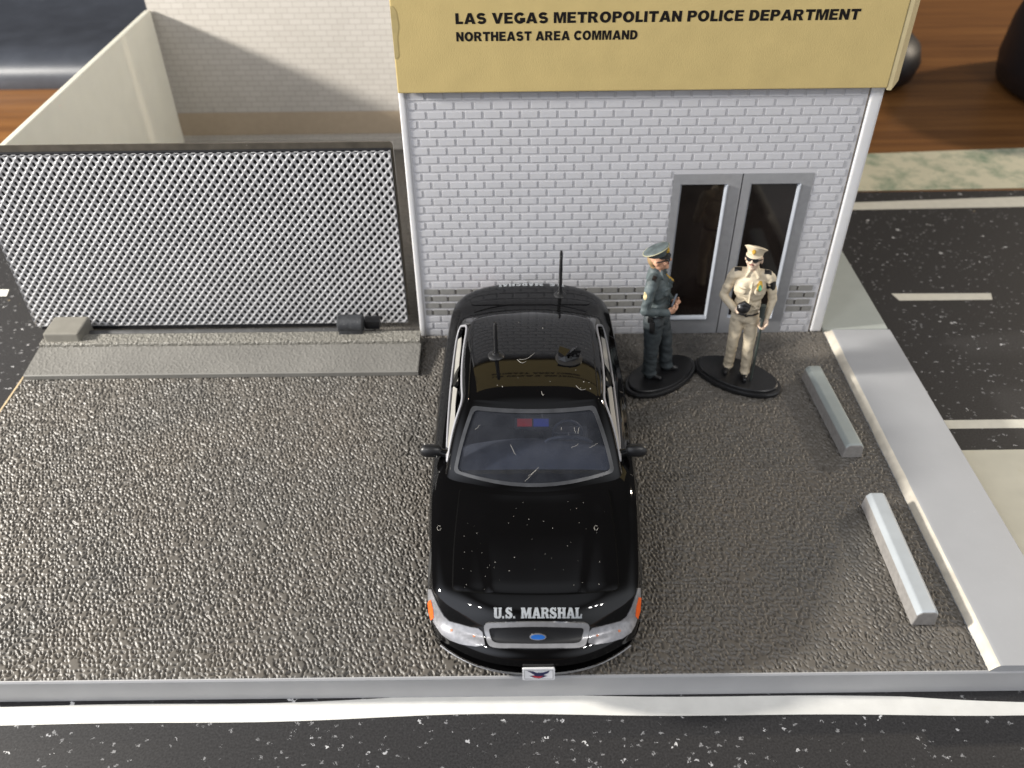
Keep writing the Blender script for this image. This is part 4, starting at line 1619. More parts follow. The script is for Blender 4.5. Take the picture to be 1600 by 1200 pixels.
def shell(hollow):
    bm = bmesh.new()
    rings = []
    for j in range(-2, 15):
        v = j / 14
        ring = gh_ring(v)
        rings.append(ring)
    top = rings[-1]
    c = sum(top, Vector()) / len(top)
    for t in (0.02, 0.045, 0.075, 0.11, 0.15, 0.2, 0.26, 0.33, 0.41, 0.5, 0.6, 0.7, 0.8, 0.88, 0.94):
        wx_ = max(p.x for p in top)
        y0_, y1_ = min(p.y for p in top), max(p.y for p in top)
        zb_ = min(p.z for p in top)
        def crown(x, y):
            q = 2 * (y - y0_) / (y1_ - y0_) - 1
            return 0.070 * (1 - min(1, abs(x) / wx_) ** 4.0) * (1 - min(1, abs(q)) ** 5.0) + 0.055 * (1 - q * q)
        rings.append([Vector((p.x * (1 - t), c.y + (p.y - c.y) * (1 - t), zb_ + crown(p.x * (1 - t), c.y + (p.y - c.y) * (1 - t)))) for p in top])
    R_ = []
    for ring in rings:
        R_.append([bm.verts.new(cw(*p)) for p in ring])
    for a, b_ in zip(R_, R_[1:]):
        for k in range(len(a)):
            bm.faces.new((a[k], a[(k + 1) % len(a)], b_[(k + 1) % len(a)], b_[k]))
    tip = bm.verts.new(cw(0, c.y, min(p.z for p in top) + 0.125))
    for k in range(len(R_[-1])):
        bm.faces.new((R_[-1][k], R_[-1][(k + 1) % len(R_[-1])], tip))
    bot = R_[0]
    if not hollow:
        bm.faces.new(bot[::-1])
    bmesh.ops.recalc_face_normals(bm, faces=bm.faces)
    if hollow:                                        # an inner skin 0.06 inside, joined along the open bottom
        bm.normal_update()
        inn = {}
        for v in list(bm.verts):
            inn[v] = bm.verts.new(v.co - v.normal * 0.06)
        for f in list(bm.faces):
            bm.faces.new([inn[v] for v in reversed(f.verts)])
        for k in range(len(bot)):
            a, b_ = bot[k], bot[(k + 1) % len(bot)]
            bm.faces.new((b_, a, inn[a], inn[b_]))
    return bm


bo = shell(False)
GH = BVHTree.FromBMesh(bo)
bo.free()
outer = bm_mesh(shell(True))
# window cutters
side_windows = []
SW = [rounded([(2.78, 1.43), (4.42, 1.435), (4.34, 1.93), (3.52, 1.925)], [0.06, 0.05, 0.05, 0.12]),
      rounded([(4.52, 1.435), (5.72, 1.45), (5.85, 1.60), (5.45, 1.90), (5.15, 1.945), (4.45, 1.935)], [0.05, 0.08, 0.12, 0.14, 0.1, 0.05])]
cut = []
for w in SW:
    b = bmesh.new()
    A = [b.verts.new(cw(-2, s, z)) for s, z in w]
    B = [b.verts.new(cw(2, s, z)) for s, z in w]
    b.faces.new(A[::-1]); b.faces.new(B)
    for i in range(len(A)):
        b.faces.new((A[i], A[(i + 1) % len(A)], B[(i + 1) % len(A)], B[i]))
    cut.append(bm_mesh(b))


def ws_pt(u, v, off=0.0):
    """windscreen coordinates u -1..1, v 0..1 -> world point on the shell"""
    sf, sr, w, z = gh(v)
    x = u * w
    p = cw(x, sf - 1.6, z + 0.6)
    # look back and down at the shell
    tgt = Vector(gh_point(0.5 + u * 0.5, v))
    tgt = cw(*tgt)
    d = Vector((0, 0.80, -0.6))
    o = tgt - d * 1.2
    h = GH.ray_cast(o, d)
    if h[0] is None: return tgt
    n = h[1]
    if n.dot(d) > 0: n = -n
    return h[0] + n * off


WS_HOLE = rounded([(-0.905, 0.09), (0, 0.04), (0.905, 0.09), (0.865, 0.93), (-0.865, 0.93)], [0.06, 0.4, 0.06, 0.06, 0.06])
b = bmesh.new()
dn = Vector((0, -0.62, 0.78))
wp = densify(WS_HOLE, 0.12)
A = [b.verts.new(ws_pt(u, v) - dn * 0.11) for u, v in wp]
B = [b.verts.new(ws_pt(u, v) + dn * 0.15) for u, v in wp]
cvA = b.verts.new(sum((a.co for a in A), Vector()) / len(A)); cvB = b.verts.new(sum((a.co for a in B), Vector()) / len(B))
for i in range(len(A)):
    j = (i + 1) % len(A)
    b.faces.new((A[i], A[j], B[j], B[i])); b.faces.new((A[j], A[i], cvA)); b.faces.new((B[i], B[j], cvB))
cut.append(bm_mesh(b))
roof_me = boolean(outer, cut)
roof = link_mesh('roof_and_pillars', roof_me, M_BLACK, car, smooth=38)

# windscreen
gk = rounded([(-0.925, 0.07), (0, 0.02), (0.925, 0.07), (0.885, 0.955), (-0.885, 0.955)], [0.06, 0.4, 0.06, 0.06, 0.06])
gi = rounded([(-0.885, 0.105), (0, 0.06), (0.885, 0.105), (0.835, 0.90), (-0.835, 0.90)], [0.06, 0.4, 0.06, 0.07, 0.07])
wsm = lambda p, o: ws_pt(p[0], p[1], o)
wsh = panel('windshield', gk, 0.09, -0.012, 0.008, M_GLASS, car, wsm, smooth=60)
panel('windshield_edge', gk, 0.09, 0.004, 0.014, M_GASKET, wsh, wsm, holes=(gi,), smooth=60)
# scratches and lint on the glass
bm = bmesh.new()
for px0, py0, px1, py1 in ((797, 695, 806, 711), (905, 667, 903, 677), (897, 668, 899, 677), (877, 668, 877, 672), (892, 700, 904, 694), (820, 752, 842, 730), (825, 745, 838, 735), (742, 672, 750, 664), (921, 700, 934, 693)):
    pts = []
    for k in range(6):
        t = k / 5
        q = on_body(px0 + (px1 - px0) * t + random.uniform(-.6, .6), py0 + (py1 - py0) * t + random.uniform(-.6, .6), 0.006, GH)
        if q: pts.append(q)
    if len(pts) > 2: tube(bm, pts, 0.0017, 5)
build('lint_threads', bm, M_FLUFF, wsh)

# rear glass seam and gutter lines
bm = bmesh.new()
for sx in (1, -1):
    pts = []
    for k in range(40):
        t = k / 39
        s = 3.45 + (6.3 - 3.45) * t
        xg = 0.955 + (0.10 * max(0, t - 0.72) / 0.28)
        p = cw(sx * xg, s, 4)
        h = GH.ray_cast(p, Vector((0, 0, -1)))
        if h[0]: pts.append(h[0] + h[1] * 0.002)
    tube(bm, pts, 0.012, 6)
pts = []
for k in range(30):
    x = -1.0 + 2.0 * k / 29
    pts.append(surf(x, 6.70 - 0.20 * x * x, off=0.004))
tube(bm, [p for p in pts if p], 0.011, 6)
build('gutter_trim', bm, M_BLACK, car, smooth=80)

# window trims and pale sills
TRIM_LOOP = rounded([(2.74, 1.425), (5.74, 1.445), (5.88, 1.60), (5.47, 1.905), (5.15, 1.95), (3.52, 1.935)], [0.05, 0.08, 0.12, 0.14, 0.1, 0.14])
for sx in (-1, 1):
    bm = bmesh.new()
    pts = []
    for s, z in densify(TRIM_LOOP, 0.06):
        h = GH.ray_cast(cw(sx * 3, s, z), cw(-sx, s, z) - cw(0, s, z))
        if h[0]: pts.append(h[0] + Vector((-sx * 0.004, 0, 0)))
    tube(bm, pts, 0.021, 8, closed=True)
    build('window_trim', bm, M_TRIM, car, smooth=80)
    bm = bmesh.new()
    A = []
    for k in range(60):
        s = 2.85 + (5.80 - 2.85) * k / 59
        bulge = 0.014 * noise.noise(Vector((s * 2.1, sx, 0)))
        xo, xi = 1.262, 1.192 + bulge
        if 4.38 < s < 4.52: xi += 0.05
        A.append([bm.verts.new(cw(sx * xo, s, 1.455)), bm.verts.new(cw(sx * xi, s, 1.475)), bm.verts.new(cw(sx * xi, s, 1.34)), bm.verts.new(cw(sx * xo, s, 1.34))])
    for a, b_ in zip(A, A[1:]):
        for k in range(4):
            bm.faces.new((a[k], a[(k + 1) % 4], b_[(k + 1) % 4], b_[k]))
    bm.faces.new(A[0][::-1]); bm.faces.new(A[-1])
    build('window_sill', bm, M_SILL, car, smooth=30)

# door shut lines
bm = bmesh.new()
for sx in (-1, 1):
    for s0, s1 in ((2.62, 2.50), (4.47, 4.47), (5.95, 5.62)):
        pts = []
        for k in range(14):
            z = 0.42 + (1.36 - 0.42) * k / 13
            s = s1 + (s0 - s1) * k / 13
            h = BODY.ray_cast(cw(sx * 3, s, z), cw(-sx, s, z) - cw(0, s, z))
            if h[0]: pts.append(h[0])
        if len(pts) > 2: tube(bm, pts, 0.009, 5)
build('door_seams', bm, M_SATIN, car)

# mirrors
for sx in (-1, 1):
    bm = bmesh.new()
    c = cw(sx * 1.50, 2.98, 1.43)
    rows = []
    prof = [(-0.17, 0.02), (-0.155, 0.062), (-0.11, 0.090), (-0.03, 0.103), (0.06, 0.103), (0.115, 0.088), (0.150, 0.058), (0.163, 0.02)]
    for u, r in prof:
        ring = []
        for k in range(20):
            a = 2 * math.pi * k / 20
            ring.append(bm.verts.new(c + Vector((sx * u, r * 1.0 * math.cos(a) * 0.9, r * math.sin(a)))))
        rows.append(ring)
    for a, b_ in zip(rows, rows[1:]):
        for k in range(20):
            bm.faces.new((a[k], a[(k + 1) % 20], b_[(k + 1) % 20], b_[k]))
    bm.faces.new(rows[0][::-1]); bm.faces.new(rows[-1])
    mir = build('wing_mirror', bm, M_SATIN, car, smooth=60)
    bm = bmesh.new()
    tube(bm, [cw(sx * 1.25, 2.95, 1.39), cw(sx * 1.38, 2.97, 1.42)], [0.07, 0.06], 12)
    build('mirror_stalk', bm, M_BLACK, mir, smooth=60)

# wheels
for ax in (AX_F, AX_R):
    for sx in (-1, 1):
        c = cw(sx * 1.17, ax, WR)
        axd = cw(sx, ax, WR) - cw(0, ax, WR)
        bm = bmesh.new()
        lathe(bm, [(0.30, 0.27), (0.36, 0.285), (0.43, 0.275), (0.465, 0.24), (0.47, 0.14), (0.465, 0.04), (0.43, 0.0), (0.0, 0.0)], c, axd, 40)
        wh = thing_part = build('wheel', bm, M_TYRE, car, smooth=40)
        bm = bmesh.new()
        lathe(bm, [(0.31, 0.26), (0.30, 0.25), (0.26, 0.235), (0.12, 0.225), (0.10, 0.255), (0.0, 0.26)], c, axd, 32)
        build('wheel_rim', bm, M_RIM, wh, smooth=40)

# tail lamps
for sx in (-1, 1):
    bm = bmesh.new()
    P = []
    for x, z in rounded([(0.62, 0.98), (1.20, 0.95), (1.18, 1.26), (0.66, 1.28)], 0.06):
        h = BODY.ray_cast(cw(sx * x, 9, z), cw(0, -1, 0) - cw(0, 0, 0))
        if h[0]: P.append(h[0])
    A = [bm.verts.new(p + Vector((0, 0.02, 0))) for p in P]
    B = [bm.verts.new(p - Vector((0, 0.03, 0))) for p in P]
    bm.faces.new(A); bm.faces.new(B[::-1])
    for i in range(len(A)):
        bm.faces.new((A[i], A[(i + 1) % len(A)], B[(i + 1) % len(A)], B[i]))
    build('tail_light', bm, M_TAILL, car)

# cabin
bm = bmesh.new()
prof = [(2.64, 0.6), (2.64, 1.36), (2.9, 1.40), (3.12, 1.41), (3.22, 1.36), (3.25, 1.1), (3.25, 0.6)]
rows = []
for q in range(25):
    x = -1.1 + 2.2 * q / 24
    b_ = 0.16 * (1 - (x / 1.1) ** 2) - 0.08
    rows.append([bm.verts.new(cw(x, s + b_ * min(1, max(0, (s - 2.64) / 0.5)), z + 0.02 * (1 - (x / 1.1) ** 2) * (z > 1.2))) for s, z in prof])
bm.faces.new(rows[0][::-1]); bm.faces.new(rows[-1])
for a, b_ in zip(rows, rows[1:]):
    for i in range(len(prof)):
        bm.faces.new((a[i], a[(i + 1) % len(prof)], b_[(i + 1) % len(prof)], b_[i]))
tube(bm, [cw(0.18 + 0.34 * math.cos(a) + 0.34, 3.17 + 0.06 * math.sin(a), 1.40 + 0.06 * max(0, math.sin(a))) for a in [math.pi * k / 16 for k in range(17)]], 0.03, 6)
build('dashboard', bm, M_DASH, car, smooth=40)
bm = bmesh.new()
ctr = cw(0.52, 3.42, 1.36)
tube(bm, [ctr + Vector((0.22 * math.cos(a), 0.07 * math.sin(a), 0.20 * math.sin(a))) for a in [2 * math.pi * k / 32 for k in range(32)]], 0.022, 8, closed=True)
tube(bm, [ctr + Vector((-0.21, 0, 0)), ctr + Vector((0.21, 0, 0))], 0.022, 6)
tube(bm, [ctr, ctr + Vector((0, -0.25, -0.1))], 0.03, 8)
build('steering_wheel', bm, M_WHEEL, car, smooth=60)


def seat(x0, x1, s, name):
    bm = bmesh.new()
    vs = [cw(x0, s, 0.62), cw(x1, s, 0.62)]
    def cbox(a0, a1, s0, s1, z0, z1, lean=0):
        v0 = len(bm.verts)
        vv = box(bm, 0, 1, 0, 1, 0, 1)
        for v in vv:
            t = v.co.copy()
            v.co = cw(a0 + (a1 - a0) * t.x, s0 + (s1 - s0) * t.y + lean * t.z, z0 + (z1 - z0) * t.z)
    cbox(x0, x1, s, s + 0.72, 0.60, 0.88)
    cbox(x0, x1, s + 0.70, s + 0.88, 0.70, 1.48, 0.14)
    m_ = (x0 + x1) / 2
    w_ = min(0.18, (x1 - x0) / 4)
    if name == 'front_seat':
        cbox(m_ - w_, m_ + w_, s + 0.84, s + 0.94, 1.49, 1.68, 0.03)
    ed = [e for e in bm.edges]
    bmesh.ops.bevel(bm, geom=ed, offset=0.045, segments=3, affect='EDGES')
    build(name, bm, M_INTER, car, smooth=60)


seat(-0.92, -0.12, 3.45, 'front_seat')
seat(0.12, 0.92, 3.45, 'front_seat')
seat(-1.0, 1.0, 4.95, 'rear_seat')

# light bar hung behind the top of the windscreen
lb0 = on_body(804, 650, -0.06, GH); lb1 = on_body(861, 650, -0.06, GH)
lb2 = on_body(804, 667, -0.06, GH); lb3 = on_body(861, 667, -0.06, GH)


def slab(name, a, b_, c, d, th, m, parent):
    n = (b_ - a).cross(c - a).normalized()
    if n.z < 0: n = -n
    bm = bmesh.new()
    T = [bm.verts.new(p) for p in (a, b_, d, c)]
    B = [bm.verts.new(p - n * th) for p in (a, b_, d, c)]
    bm.faces.new(T); bm.faces.new(B[::-1])
    for i in range(4):
        bm.faces.new((T[i], T[(i + 1) % 4], B[(i + 1) % 4], B[i]))
    return build(name, bm, m, parent)


lbar = slab('visor_lamp', lb0, lb1, lb2, lb3, 0.06, M_SATIN, car)


def sub(u0, u1, v0, v1, off):
    def q(u, v):
        p = lb0.lerp(lb1, u).lerp(lb2.lerp(lb3, u), v)
        n = (lb1 - lb0).cross(lb2 - lb0).normalized()
        if n.z < 0: n = -n
        return p + n * off
    return q(u0, v0), q(u1, v0), q(u0, v1), q(u1, v1)


slab('red_lens', *sub(0.07, 0.48, 0.14, 0.86, 0.02), 0.02, M_REDL, lbar)
slab('blue_lens', *sub(0.52, 0.94, 0.14, 0.86, 0.02), 0.02, M_BLUEL, lbar)


# aerials
def aerial(px, py, h, tree, r0, label):
    p = on_body(px, py, 0.0, tree)
    bm = bmesh.new()
    tube(bm, [p + Vector((0, 0, 0.0)), p + Vector((0, 0, 0.06)), p + Vector((0, 0.0, h * 0.5)), p + Vector((0, 0, h * 0.96)), p + Vector((0, 0, h))], [0.055, 0.036, 0.032, 0.028, 0.018], 10)
    a = build('aerial', bm, M_SATIN, car, smooth=50)
    a['label'] = label
    bm = bmesh.new()
    lathe(bm, [(0, -0.02), (r0, -0.02), (r0 * 1.02, 0.01), (r0 * 0.85, 0.03), (r0 * 0.5, 0.045), (r0 * 0.42, 0.075), (0.0, 0.08)], p, n=28)
    build('aerial_base', bm, M_SATIN, a, smooth=40)


aerial(775, 556, 0.62, GH, 0.125, 'short aerial on the roof')
aerial(875, 461, 0.92, BODY, 0.115, 'taller aerial on the boot lid')
# torn mount on the roof
p = on_body(889, 560, 0.0, GH)
bm = bmesh.new()
lathe(bm, [(0, -0.015), (0.20, -0.015), (0.21, 0.012), (0.15, 0.03), (0.05, 0.032), (0, 0.032)], p, n=28, sy=0.95)
br = build('torn_mount', bm, M_SATIN, car, smooth=40)
bm = bmesh.new()
V = [(-0.17, -0.06, 0.03), (-0.06, -0.13, 0.03), (0.15, -0.02, 0.03), (0.15, 0.10, 0.03), (-0.14, 0.09, 0.03), (-0.17, -0.02, 0.15), (-0.07, -0.09, 0.11), (0.06, -0.02, 0.17), (0.18, 0.02, 0.13), (0.15, 0.13, 0.15), (0.02, 0.09, 0.10), (-0.14, 0.11, 0.16)]
vv = [bm.verts.new(p + Vector(q)) for q in V]
for f in ((0, 1, 6, 5), (1, 2, 8, 7, 6), (2, 3, 9, 8), (3, 4, 11, 10, 9), (4, 0, 5, 11), (5, 6, 7, 10, 11), (7, 8, 9, 10)):
    bm.faces.new([vv[i] for i in f])
o = build('broken_bracket', bm, M_BLACK, br)
bm = bmesh.new()
for k in range(3):
    q = p + Vector((0.02 + 0.06 * k, -0.095 + 0.05 * k, 0.09))
    lathe(bm, [(0, 0), (0.022, 0), (0.022, 0.012), (0, 0.012)], q, axis=(0.4, -0.85, 0.3), n=12)
build('bracket_holes', bm, M_GRILLE, br)

# lint and dust specks on the paint
bm = bmesh.new()
for _ in range(50):
    x, s = random.uniform(-1.0, 1.0), random.uniform(0.75, 2.05)
    q = cw(x, s, top_z(x, s) + 0.017 + hood_bump(x, s))
    r = random.choice((0.002, 0.003, 0.003, 0.004, 0.0055))
    bmesh.ops.create_icosphere(bm, subdivisions=1, radius=r, matrix=Matrix.Translation(q))
for _ in range(14):
    x, s = random.uniform(-0.85, 0.85), random.uniform(3.6, 5.6)
    h = GH.ray_cast(cw(x, s, 4), Vector((0, 0, -1)))
    if h[0]:
        bmesh.ops.create_icosphere(bm, subdivisions=1, radius=random.choice((0.003, 0.005, 0.008)), matrix=Matrix.Translation(h[0] + Vector((0, 0, 0.003))))
for a0, c0 in (((811, 562), (835, 552)), ((808, 562), (822, 565)), ((900, 603), (915, 608)), ((846, 612), (850, 616))):
    pts = []
    for k in range(8):
        t = k / 7
        q = on_body(a0[0] + (c0[0] - a0[0]) * t, a0[1] + (c0[1] - a0[1]) * t + 4 * math.sin(t * 3.1), 0.008, GH)
        if q: pts.append(q)
    if len(pts) > 2: tube(bm, pts, 0.0022, 5)
for px, py in ((897, 828), (931, 826), (687, 826), (901, 873), (871, 868)):
    pts = []
    for k in range(6):
        q = on_body(px + 3 * math.cos(k * 1.1), py + 4 * math.sin(k * 1.1), 0.02)
        if q: pts.append(q)
    if len(pts) > 2: tube(bm, pts, 0.002, 5)
dst = build('dust_specks', bm, M_FLUFF, car)
dst['kind'] = 'stuff'
# ------------------------------------------------------------------ the two officer figurines
M_SKIN = mat('painted_skin', (0.62, 0.34, 0.22), 0.55, var=0.14, vscale=12)
M_SKINP = mat('pale_painted_skin', (0.66, 0.50, 0.38), 0.55, var=0.10, vscale=12)
M_BLUEU = mat('slate_uniform_paint', (0.070, 0.089, 0.092), 0.6, var=0.35, vscale=5, dust=0.6, dscale=7, dcol=(0.17, 0.20, 0.21, 1), dlo=0.5, dhi=0.75)
M_BLUET = mat('shade_darkened_trouser_paint', (0.042, 0.052, 0.057), 0.6, var=0.35, vscale=5)  # the car's shadow over the legs is put into this darker colour
M_CREAMU = mat('cream_uniform_paint', (0.58, 0.50, 0.37), 0.6, var=0.10, vscale=5)
M_CREAMT = mat('beige_trouser_paint', (0.58, 0.50, 0.37), 0.6, var=0.12, vscale=4)
M_SHOE = mat('black_shoe_paint', (0.010, 0.010, 0.011), 0.35)
M_GOLD = mat('gold_badge_paint', (0.62, 0.38, 0.05), 0.4, metal=0.2, var=0.15, vscale=20)
M_GOLDP = mat('pale_gold_patch_paint', (0.50, 0.42, 0.24), 0.5, var=0.5, vscale=18)
M_GREEN = mat('green_badge_paint', (0.08, 0.30, 0.16), 0.45)
M_NOTE = mat('grey_notebook_paint', (0.23, 0.26, 0.31), 0.5)
M_LIP = mat('dark_lip_paint', (0.16, 0.045, 0.035), 0.5)
M_HAIR = mat('tan_hair_paint', (0.30, 0.20, 0.10), 0.6)
M_PLINTH = mat('black_plinth', (0.010, 0.010, 0.011), 0.38, var=0.3, dust=0.12, dscale=12)


def rotm(rx=0, ry=0, rz=0):
    from mathutils import Euler
    return Euler((R(rx), R(ry), R(rz))).to_matrix()


class Body:
    """ellipsoids and tapered limbs, fused by a voxel remesh into ONE skin"""
    def __init__(self):
        self.p = []

    def cap(self, p0, r0, p1, r1, m):
        self.p.append(('c', Vector(p0), r0, Vector(p1), r1, m))

    def ell(self, c, r, m, rot=None):
        self.p.append(('e', Vector(c), Vector(r), rot or Matrix.Identity(3), m))

    def mesh(self, voxel, wrinkle, cloth):
        bm = bmesh.new()
        for q in self.p:
            if q[0] == 'c':
                _, a, ra, b, rb, m = q
                L_ = (b - a).length
                rot = Vector((0, 0, 1)).rotation_difference((b - a).normalized()).to_matrix().to_4x4()
                prof = [(0, -ra)] + [(ra * math.cos(R(t)), ra * math.sin(R(t))) for t in (-60, -30, 0)] + [(rb * math.cos(R(t)), L_ + rb * math.sin(R(t))) for t in (0, 30, 60)] + [(0, L_ + rb)]
                lathe(bm, prof, a, axis=(b - a).normalized(), n=18)
            else:
                _, c, r, rot, m = q
                M = Matrix.Translation(c) @ rot.to_4x4() @ Matrix.Diagonal((*r, 1))
                bmesh.ops.create_uvsphere(bm, u_segments=24, v_segments=14, radius=1, matrix=M)
        bmesh.ops.recalc_face_normals(bm, faces=bm.faces)
        me = bpy.data.meshes.new('figure')
        bm.to_mesh(me); bm.free()
        o = bpy.data.objects.new('tmpfig', me)
        COL.objects.link(o)
        md = o.modifiers.new('r', 'REMESH'); md.mode = 'VOXEL'; md.voxel_size = voxel
        sm = o.modifiers.new('s', 'SMOOTH'); sm.factor = 0.5; sm.iterations = 3
        r = evaluated(o)
        bpy.data.objects.remove(o)
        n = len(r.vertices)
        co = np.zeros(n * 3); r.vertices.foreach_get('co', co); co = co.reshape(-1, 3)
        nr = np.zeros(n * 3); r.vertices.foreach_get('normal', nr); nr = nr.reshape(-1, 3)
        lab = self.label(co)
        for i in range(n):
            if lab[i] in cloth:
                v = Vector(co[i])
                k = noise.noise(Vector((v.x * 5, v.y * 5, v.z * 9))) + 0.5 * noise.noise(Vector((v.x * 11 + 5, v.y * 11, v.z * 16)))
                co[i] += nr[i] * wrinkle * k
        r.vertices.foreach_set('co', co.reshape(-1))
        fc = np.zeros(len(r.polygons) * 3); r.polygons.foreach_get('center', fc)
        fl = self.label(fc.reshape(-1, 3))
        r.polygons.foreach_set('material_index', fl.astype(np.int32))
        r.polygons.foreach_set('use_smooth', [True] * len(r.polygons))
        r.update()
        return r

    def label(self, P):
        best = np.full(len(P), 1e9); lab = np.zeros(len(P), int)
        for q in self.p:
            if q[0] == 'c':
                _, a, ra, b, rb, m = q
                a_, b_ = np.array(a), np.array(b)
                d = b_ - a_
                t = np.clip(((P - a_) @ d) / max(1e-9, d @ d), 0, 1)
                s = np.linalg.norm(P - (a_ + t[:, None] * d), axis=1) - (ra + (rb - ra) * t)
            else:
                _, c, r, rot, m = q
                l = (P - np.array(c)) @ np.array(rot)
                rr = np.array(r)
                k0 = np.linalg.norm(l / rr, axis=1)
                k1 = np.linalg.norm(l / rr ** 2, axis=1)
                s = k0 * (k0 - 1) / np.maximum(k1, 1e-9)
            w = s < best
            best[w] = s[w]; lab[w] = m
        return lab


SHIRT, TROU, SKIN, SHOE, BELT, LIP, HAIR = range(7)


def hand(B, wrist, tip_dir, curl_dir, side, m=SKIN, s=1.0):
    """palm, four bent fingers of unequal length and a thumb leaving the side of the palm"""
    w = Vector(wrist); d = Vector(tip_dir).normalized(); c = Vector(curl_dir).normalized()
    c = (c - d * c.dot(d)).normalized()
    x = d.cross(c) * side
    pc = w + d * 0.085 * s
    B.cap(w, 0.047 * s, pc, 0.056 * s, m)
    for i, ln in enumerate((0.075, 0.088, 0.082, 0.064)):
        o = x * (-0.052 + 0.035 * i) * s
        k = pc + d * 0.045 * s + o
        k2 = k + (d * 0.8 + c * 0.6).normalized() * ln * 0.62 * s
        k3 = k2 + (d * 0.15 + c * 1.0).normalized() * ln * 0.6 * s
        B.cap(pc + o * 0.8, 0.026 * s, k, 0.024 * s, m)
        B.cap(k, 0.023 * s, k2, 0.0205 * s, m)
        B.cap(k2, 0.0205 * s, k3, 0.018 * s, m)
    t0 = w + d * 0.04 * s - x * 0.045 * s
    t1 = t0 + (d * 0.6 - x * 0.65 + c * 0.5).normalized() * 0.06 * s
    t2 = t1 + (d * 0.8 + x * 0.1 + c * 0.7).normalized() * 0.055 * s
    B.cap(t0, 0.028 * s, t1, 0.025 * s, m)
    B.cap(t1, 0.024 * s, t2, 0.019 * s, m)


def head(B, yaw, pitch, c):
    """head with brow, nose, mouth, chin and ears, turned by yaw and pitched down; returns the frame"""
    M = rotm(0, 0, yaw) @ rotm(pitch, 0, 0)
    c = Vector(c)
    f = lambda x, y, z: c + M @ Vector((x, y, z))
    B.cap((0, 0.015, 2.26), 0.125, f(0, 0.03, -0.12), 0.105, SKIN)
    B.ell(f(0, 0.01, 0.03), (0.165, 0.19, 0.160), SKIN, M)
    B.ell(f(0, -0.035, -0.08), (0.128, 0.142, 0.125), SKIN, M)
    B.ell(f(0, -0.135, -0.165), (0.058, 0.045, 0.042), SKIN, M)       # chin
    B.ell(f(0, -0.165, 0.055), (0.105, 0.035, 0.028), SKIN, M)       # brow
    B.cap(f(0, -0.185, 0.035), 0.020, f(0, -0.232, -0.030), 0.030, SKIN)  # nose
    B.ell(f(0.024, -0.205, -0.035), (0.018, 0.02, 0.014), SKIN, M)
    B.ell(f(-0.024, -0.205, -0.035), (0.018, 0.02, 0.014), SKIN, M)
    B.ell(f(0, -0.178, -0.088), (0.050, 0.022, 0.013), LIP, M)
    B.ell(f(0, -0.174, -0.112), (0.042, 0.022, 0.012), SKIN, M)
    for s in (1, -1):
        B.ell(f(s * 0.166, 0.02, -0.02), (0.024, 0.045, 0.062), SKIN, M @ rotm(0, 0, s * 18))
        B.ell(f(s * 0.085, -0.13, -0.055), (0.055, 0.045, 0.045), SKIN, M)  # cheeks
    B.ell(f(0, 0.105, 0.0), (0.150, 0.105, 0.14), HAIR, M)
    B.ell(f(0, 0.10, -0.10), (0.118, 0.085, 0.09), HAIR, M)
    return f, M


def torso(B, belly=1.0):
    B.ell((0, 0.005, 1.37), (0.285, 0.215, 0.20), TROU)
    B.ell((0, -0.015, 1.60), (0.285 * belly, 0.222 * belly, 0.25), SHIRT)
    B.ell((0, -0.02, 1.95), (0.345, 0.235, 0.32), SHIRT)
    B.ell((0.12, -0.15, 2.02), (0.16, 0.10, 0.15), SHIRT)
    B.ell((-0.12, -0.15, 2.02), (0.16, 0.10, 0.15), SHIRT)
    B.cap((-0.33, 0.01, 2.20), 0.125, (0.33, 0.01, 2.20), 0.125, SHIRT)
    B.cap((0, 0.02, 2.16), 0.20, (0, 0.02, 2.35), 0.128, SHIRT)
    B.cap((0.05, -0.10, 2.34), 0.035, (0.13, -0.16, 2.24), 0.026, SHIRT)     # collar wings
    B.cap((-0.05, -0.10, 2.34), 0.035, (-0.13, -0.16, 2.24), 0.026, SHIRT)
    B.cap((0.012, -0.265, 2.20), 0.016, (0.012, -0.262, 1.50), 0.016, SHIRT)  # button placket
    for s in (1, -1):                                                        # breast pockets with flaps
        B.ell((s * 0.165, -0.245, 1.99), (0.085, 0.022, 0.085), SHIRT, rotm(-6, 0, s * 22))
        B.ell((s * 0.165, -0.258, 2.06), (0.088, 0.020, 0.026), SHIRT, rotm(-6, 0, s * 22))
    B.ell((0, 0, 1.455), (0.302, 0.236, 0.038), BELT)
    B.ell((0, -0.238, 1.455), (0.042, 0.014, 0.034), BELT)


def leg(B, hip, knee, ankle, toe, w=1.0):
    hip, knee, ankle = Vector(hip), Vector(knee), Vector(ankle)
    B.cap(hip, 0.170 * w, knee, 0.126 * w, TROU)
    B.cap(knee, 0.124 * w, ankle, 0.108 * w, TROU)
    B.ell(ankle + Vector((0, 0, 0.0)), (0.116 * w, 0.130 * w, 0.06), TROU)           # trouser cuff
    t = Vector(toe)
    d = (t - ankle); d.z = 0
    B.cap(Vector((ankle.x, ankle.y, 0.07)) - d.normalized() * 0.05, 0.068, Vector((ankle.x, ankle.y, 0.062)) + d * 0.5, 0.066, SHOE)
    B.cap(Vector((ankle.x, ankle.y, 0.062)) + d * 0.5, 0.066, Vector((t.x, t.y, 0.052)), 0.052, SHOE)


def arm(B, sh, el_, wr):
    B.cap(sh, 0.118, el_, 0.092, SHIRT)
    B.cap(el_, 0.092, wr, 0.068, SHIRT)
    B.ell(wr, (0.07, 0.07, 0.07), SHIRT)


